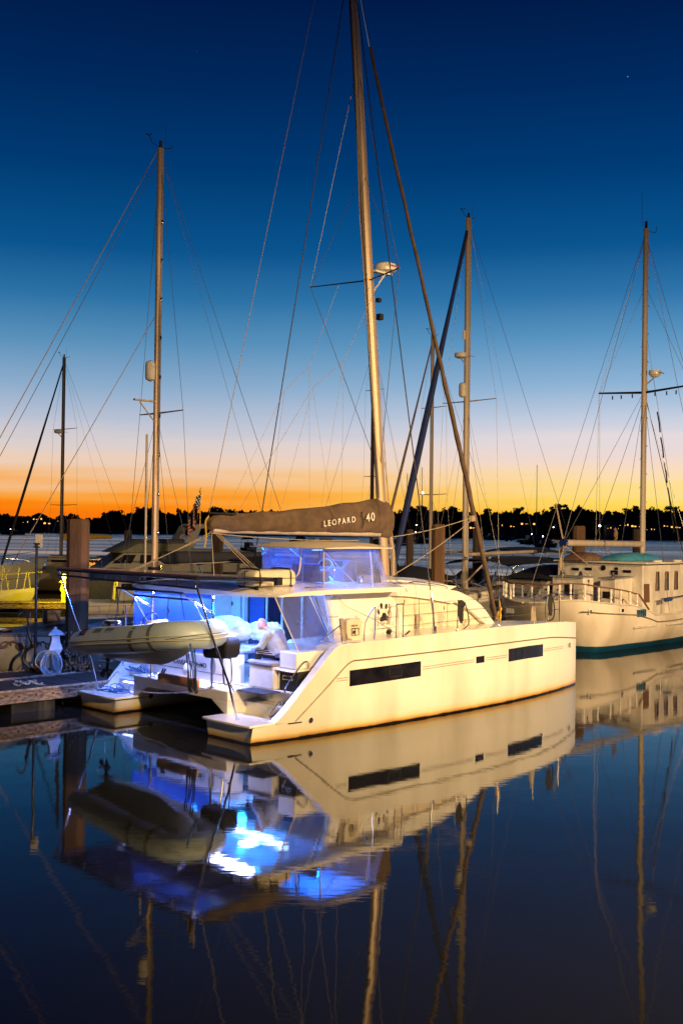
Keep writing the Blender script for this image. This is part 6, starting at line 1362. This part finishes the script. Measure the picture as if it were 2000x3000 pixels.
for (px_, Y, w_, t_, lb, mt) in ((1283, 37.5, .44, 4.38, 'lit square pile just left of the blue jib yacht mast', PILEM), (1200, 47, .30, 4.2, 'dark slim pile between the blue jib and the lit square pile', PILED),
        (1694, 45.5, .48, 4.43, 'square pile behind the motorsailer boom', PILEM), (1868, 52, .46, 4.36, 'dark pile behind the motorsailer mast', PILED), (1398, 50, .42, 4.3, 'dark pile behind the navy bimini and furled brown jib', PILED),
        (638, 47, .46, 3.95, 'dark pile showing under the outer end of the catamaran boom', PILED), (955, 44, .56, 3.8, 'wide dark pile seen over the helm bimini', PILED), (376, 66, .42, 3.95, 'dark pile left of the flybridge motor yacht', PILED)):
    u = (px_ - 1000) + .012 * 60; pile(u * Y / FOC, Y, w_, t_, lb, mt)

# =================================================================== anchorage: small dark boats and buoys out on the river
FARH = mat('far_boat_dark', (.03, .03, .045), .5, var=.3); FARC = mat('far_boat_grey', (.10, .11, .15), .5)
def wpx(xd, yd):
    u = xd * 1.27551 - 1000; v = yd * 1.27551 - 1500; U = u + v * .012; V = v - u * .012 - 50; Y = CAMH * FOC / max(V, 3); return U * Y / FOC, Y
def farboat(name, label, xd, yd, L, kind, rz=0.2, mast=0, light=False):
    x, y = wpx(xd, yd); fr = Frame((x - L / 2 * math.cos(rz), y, 0), rz)
    t = thing(name, label, 'boat', fr, (L / 2, 0, 0), 'boats anchored out on the river')
    B = L * .3; rings, hb_, sh_ = yacht_hull(L, B, L * .10 + .2, rake=.5, tb=.6)
    if kind == 'cat':
        for s in (-1, 1):
            mb = MB(); mb.loft([[(p[0], p[1] * .35 + s * L * .2, p[2]) for p in r] for r in rings]); mb.build('hull', FARH, t)
        m = MB(); m.box(L * .15, L * .7, -L * .22, L * .22, L * .08 + .3, L * .1 + .7); m.build('bridge_deck', FARH, t)
        m = MB(); m.prism([(L * .2, L * .12 + .5), (L * .22, L * .12 + 1.7), (L * .55, L * .12 + 1.6), (L * .68, L * .12 + .5)], -L * .17, L * .17, 'y'); m.build('cabin', FARC, t, bevel=.1)
    else:
        MB().loft(rings).build('hull', FARH, t)
        m = MB(); h0 = L * .10 + .2; m.prism([(L * .25, h0), (L * .27, h0 + 1.0), (L * .55, h0 + .95), (L * .68, h0)], -B * .33, B * .33, 'y'); m.build('cabin', FARC, t, bevel=.08)
        if kind == 'canopy':
            m = MB(); m.grid(lambda u, v: (L * .05 + L * .5 * v, (2 * u - 1) * B * .4, h0 + 1.5 + .35 * (1 - (2 * v - 1) ** 2)), 6, 6, th=.05); m.build('canopy', CANN, t)
            m = MB()
            for s in (-1, 1): m.tube([(L * .1, s * B * .4, h0), (L * .1, s * B * .4, h0 + 1.6)], .04)
            m.build('canopy_frame', FARC, t)
    if mast: m = MB(); m.tube([(L * .5, 0, 1), (L * .5, 0, mast)], [.13, .08], 6); m.build('mast', ALUD, t); m = MB(); m.tube([(L * .05, 0, 1), (L * .5, 0, mast), (L * .95, 0, 1.2)], .02, 4); m.build('stay', WIRED, t)
    if light: m = MB(); m.ell((L * .35, 0, L * .1 + 2.2), (.16, .16, .16), 8, 6); m.build('cabin_light', LAMPW, t)
    return t
farboat('anchored_cruiser', 'dark cruiser with rounded canopy floating beyond the boom end', 571, 1268, 5.2, 'canopy', 1.2)
farboat('anchored_cruiser', 'low dark boat seen just above the helm bimini', 693, 1246, 8, 'motor', .1)
farboat('anchored_catamaran', 'dark anchored catamaran with thin mast, right of the blue jib mast', 1232, 1250, 10.5, 'cat', .2, 26, True)
farboat('anchored_motorboat', 'dark motorboat floating right beside the anchored catamaran', 1255, 1257, 7.0, 'motor', .3, 0, True)
farboat('anchored_catamaran', 'far small anchored catamaran behind the furled brown jib', 1139, 1240, 12, 'cat', .1)
farboat('anchored_motorboat', 'far dark motorboat left of the mooring buoys', 1162, 1240.5, 9, 'motor', .2)
farboat('anchored_sloop', 'dark anchored sloop with mast between blue jib and slim mast', 968, 1248, 9, 'motor', .4, 24)
farboat('anchored_sloop', 'small dark sloop at anchor left of the blue furled jib', 935, 1252, 8, 'motor', 1.0, 20)
farboat('anchored_cruiser', 'tiny dark boat on the river at the far left edge', 30, 1228, 11, 'motor', .1)
for i, (qx, qy, lb) in enumerate(((912, 95, 'leftmost of the four far buoys in a row'), (960, 88, 'second far buoy, highest of the row of four'), (1043, 105, 'third far buoy from the left in the row'), (1092, 117, 'rightmost far buoy in the row before the anchored catamaran'), (1390, 180, 'nearest dark buoy, below the anchored motorboat'))):
    x, y = wpx((1250 + qx / 3.92) / 1.27551, (1560 + (qy + 8) / 3.92) / 1.27551); m = MB(); r_ = y / FOC * 4.4; m.ell((x, y, r_ * .5), (r_, r_, r_ * .8), 14, 10); m.tube([(x, y, r_), (x, y, r_ * 1.6)], r_ * .15)
    single(m, 'mooring_buoy', 'round dark mooring buoy, ' + lb, 'buoy', WORLD, (x, y, 0), FARH, group='mooring buoys on the river')

# =================================================================== far shore
LEAF = mat('night_foliage', (.020, .022, .012), .9, var=.5, scale=.2)
BARK = mat('night_bark', (.03, .022, .015), .9)
m = MB(); m.grid(lambda u, v: (-520 + 1040 * u, 640 + 120 * v, -.5 + 3.2 * min(1, v * 6) + 1.0 * math.sin(u * 40) * min(1, v * 4)), 120, 12); tag(m.build('far_shore', mat('dark_shore', (.02, .02, .015), .95)), kind='structure')
def crown(m, c, r, n_, seed, big=1.):
    rnd = random.Random(seed); c = Vector(c); lob = [(Vector((rnd.gauss(0, .5) * r[0], rnd.gauss(0, .5) * r[1], rnd.uniform(-.35, .45) * r[2])), rnd.uniform(.35, .6)) for _ in range(6)]
    for k in range(n_):
        lo, s_ = rnd.choice(lob); d = Vector((rnd.gauss(0, 1), rnd.gauss(0, 1), rnd.gauss(0, 1))).normalized() * rnd.uniform(.3, 1) * s_
        p = c + lo + Vector((d.x * r[0], d.y * r[1], d.z * r[2])); s2_ = rnd.uniform(.4, .95) * big
        a = Vector((rnd.gauss(0, 1), rnd.gauss(0, 1), rnd.gauss(0, 1))).normalized(); b = a.cross(Vector((rnd.gauss(0, 1), rnd.gauss(0, 1), rnd.gauss(0, 1)))).normalized()
        m.add([p - a * s2_, p + b * s2_ * .8, p + a * s2_, p - b * s2_ * .7], [(0, 1, 2, 3)])
# skyline height above the water line by picture column (displayed pixels)
SKY = [(0, 1172), (20, 1180), (60, 1184), (90, 1189), (120, 1190), (150, 1184), (165, 1180), (185, 1188), (230, 1190), (235, 1176), (262, 1170), (290, 1177), (320, 1166), (350, 1164), (380, 1170), (395, 1176), (420, 1170), (440, 1178), (470, 1166), (500, 1163), (560, 1166), (600, 1168), (620, 1164), (660, 1170), (700, 1166), (750, 1168), (800, 1166), (900, 1172), (930, 1163), (970, 1160), (1000, 1166), (1030, 1160), (1060, 1164), (1100, 1171), (1150, 1168), (1185, 1164), (1210, 1171), (1250, 1168), (1275, 1158), (1300, 1155), (1330, 1163), (1360, 1162), (1400, 1172), (1430, 1168), (1460, 1160), (1500, 1158), (1530, 1164), (1568, 1162)]
def skyz(xd): return interp(xd, [a for a, b in SKY], [b for a, b in SKY])
rnd = random.Random(5); m = MB(); Yt = 655.
for k in range(330):
    xd = -60 + 1700 * k / 330 + rnd.uniform(-4, 4); Yk = Yt + rnd.uniform(-8, 40)
    base = 1222 + (xd / 1568) * 18; h = (base - skyz(max(0, min(1568, xd)))) * 1.27551 * Yk / FOC; h *= rnd.uniform(.74, .97); X = (xd * 1.27551 - 1000 + .6) * Yk / FOC
    crown(m, (X, Yk, h * .70), (rnd.uniform(3.2, 5.5), 4, h * .36), 80, k, 1.25)
    crown(m, (X + rnd.uniform(-2, 2), Yk - 4, h * .35), (4.5, 3, h * .4), 26, k + 999, 1.8)
def ridge(u, v):
    xd = -60 + 1700 * u; Yk = 690.; base = 1222 + (xd / 1568) * 18; h = (base - skyz(max(0, min(1568, xd)))) * 1.27551 * Yk / FOC
    return ((xd * 1.27551 - 1000 + .6) * Yk / FOC, Yk, 1 + v * (h * .80 + .8 * math.sin(u * 457) + .6 * math.sin(u * 1131)))
m.grid(ridge, 500, 2)
o = m.build('far_wood', LEAF, smooth=False); tag(o, 'dark wooded far shore silhouetted against the orange sky', 'wood', kind='stuff')
for i, (xd, w_, lb) in enumerate(((262, 26, 'rounded tree left of the motor yacht arch'), (168, 22, 'lone dark tree right of the dark mast'), (320, 34, 'broad crowned tree above the motor yacht'), (352, 24, 'tree directly left of the tall cream mast'), (421, 24, 'flat topped tree right of the tall cream mast'), (498, 32, 'tall tree above the outer end of the boom'), (1036, 20, 'pine left of the blue jib yacht mast'), (1118, 16, 'small round pine right of the furled brown jib'), (1185, 18, 'umbrella pine above the anchored catamaran'),
        (1276, 32, 'large broad tree between the two right masts'), (1332, 16, 'slim flat topped pine left of the motorsailer mast'), (1402, 20, 'pine with open crown near the motorsailer mast'), (1452, 26, 'broad tree just left of the motorsailer mast'), (1540, 30, 'spreading tree at the right edge'), (940, 22, 'pine beside the blue furled jib'), (972, 18, 'pine right of the blue furled jib'))):
    Yk = 648.; base = 1222 + (xd / 1568) * 18; h = (base - skyz(xd)) * 1.27551 * Yk / FOC + 1.4; X = (xd * 1.27551 - 1000 + .6) * Yk / FOC
    t = thing('shore_tree', lb + ' on the far shore', 'tree', WORLD, (X, Yk, 1), 'tall trees standing out of the far wood')
    q = MB(); crown(q, (X, Yk, h - 3.4), (w_ * .28 * .5 * 1.15, 3.5, 3.0), 190, i + 50); crown(q, (X, Yk, h - 7), (w_ * .28 * .5 * 1.3, 3.5, 3.5), 110, i + 90, 1.4); q.build('crown', LEAF, t, smooth=False)
    q = MB(); q.tube([(X, Yk, 0), (X + .4, Yk, h * .5), (X - .2, Yk, h - 2)], [.5, .35, .12], 6)
    for s in (-1, 1): q.tube([(X, Yk, h * .55), (X + s * 2, Yk, h - 2.5)], [.2, .08], 5)
    q.build('trunk', BARK, t)
# houses with lit windows and shore lamps
WALL = mat('night_house_wall', (.10, .09, .08), .8)
for i, (xd, yd, n_, lb) in enumerate(((62, 1198, 2, 'left most shore house with two lit windows'), (88, 1196, 3, 'shore house with a bright lit gable between sign plate and dark yacht stay'), (110, 1197, 2, 'lit shore house right above the cream sign plate'), (140, 1198, 2, 'shore house left of the dark mast with warm windows'), (552, 1205, 1, 'shore house half hidden behind the sail bag'), (1085, 1206, 2, 'dim lit shore house just right of the brown jib'),
        (1150, 1207, 2, 'shore house with small warm windows left of the bright group'), (1178, 1207, 2, 'shore house with orange windows left of the brightest house'), (1213, 1207, 4, 'brightest wide lit shore house above the anchored boats'), (1410, 1207, 4, 'brightest lit shore house left of the heron'), (1435, 1207, 3, 'low lit shore house behind the heron'), (1460, 1207, 3, 'lit shore house left of the motorsailer mast'), (1497, 1209, 3, 'lit shore house right of the motorsailer mast'), (1530, 1208, 2, 'lit shore house at the far right'), (1553, 1209, 3, 'last lit shore house at the right edge'))):
    Yk = 642.5 ; base = 1222 + (xd / 1568) * 18; z = max(2.2, (base - yd + [0, 5, -4, 3, 0, -5, 2][i % 7]) * 1.27551 * Yk / FOC - .6); X = (xd * 1.27551 - 1000 + .6) * Yk / FOC; W_ = 2.2 * n_ + 1.2
    t = thing('shore_house', lb, 'house', WORLD, (X, Yk + 3, 1.5), 'lit houses on the far shore'); q = MB(); q.box(X - W_ / 2, X + W_ / 2, Yk, Yk + 6, .5, z + 2.0); q.build('wall', WALL, t)
    q = MB(); q.prism([(X - W_ / 2 - .5, z + 2.01), (X + W_ / 2 + .5, z + 2.01), (X, z + 4.0)], Yk - .3, Yk + 6.3, 'y'); q.build('roof', BARK, t)
    for k in range(n_):
        xx = X - W_ / 2 + .5 + 2.2 * k + .5 * ((i + k) % 2); ww = .3 + .42 * ((i * 7 + k * 3) % 3); hh = .25 + .32 * ((i + k * 2) % 3); q = MB(); q.box(xx, xx + ww, Yk - .06, Yk - .01, z, z + hh); q.build('lit_window', LAMPY, t)
for i, (xd, yd, mt, lb) in enumerate(((25, 1216, LAMPW, 'white lamp at the far left water edge'), (33, 1217, LAMPY, 'small warm lamp next to the white one at far left'), (970, 1132, LAMPW, 'bright masthead lamp above the trees near the slim mast'), (956, 1206, LAMPW, 'white lamp right of the blue jib'), (1376, 1208, LAMPW, 'brilliant white lamp between the heron and the brown rope bundle'), (1270, 1211, LAMPW, 'faint white lamp between two yachts'), (954, 1222, LAMPW, 'second white lamp low at the water by the blue jib'))):
    Yk = 641.; X = (xd * 1.27551 - 1000 + (yd * 1.27551 - 1500) * .012) * Yk / FOC; u = xd * 1.27551 - 1000; v = yd * 1.27551 - 1500; z = CAMH - (v - u * .012 - 50) * Yk / FOC
    t = thing('shore_lamp', lb, 'lamp', WORLD, (X, Yk, 0), 'lamps along the far shore'); q = MB(); q.ell((X, Yk, z), (.62 if i in (2, 4) else .30,) * 3, 10, 8); q.build('lamp_head', mt, t); q = MB(); q.tube([(X, Yk, 0), (X, Yk, z - .4)], .12, 6); q.build('lamp_post', BARK, t)

# ------------------------------------------------------------------ render settings
SC.view_settings.view_transform = 'Standard'; SC.view_settings.look = 'None'; SC.view_settings.exposure = 0; SC.view_settings.gamma = 1
SC.cycles.use_denoising = True
SC.cycles.max_bounces = 8; SC.cycles.transparent_max_bounces = 24; SC.cycles.sample_clamp_indirect = 6
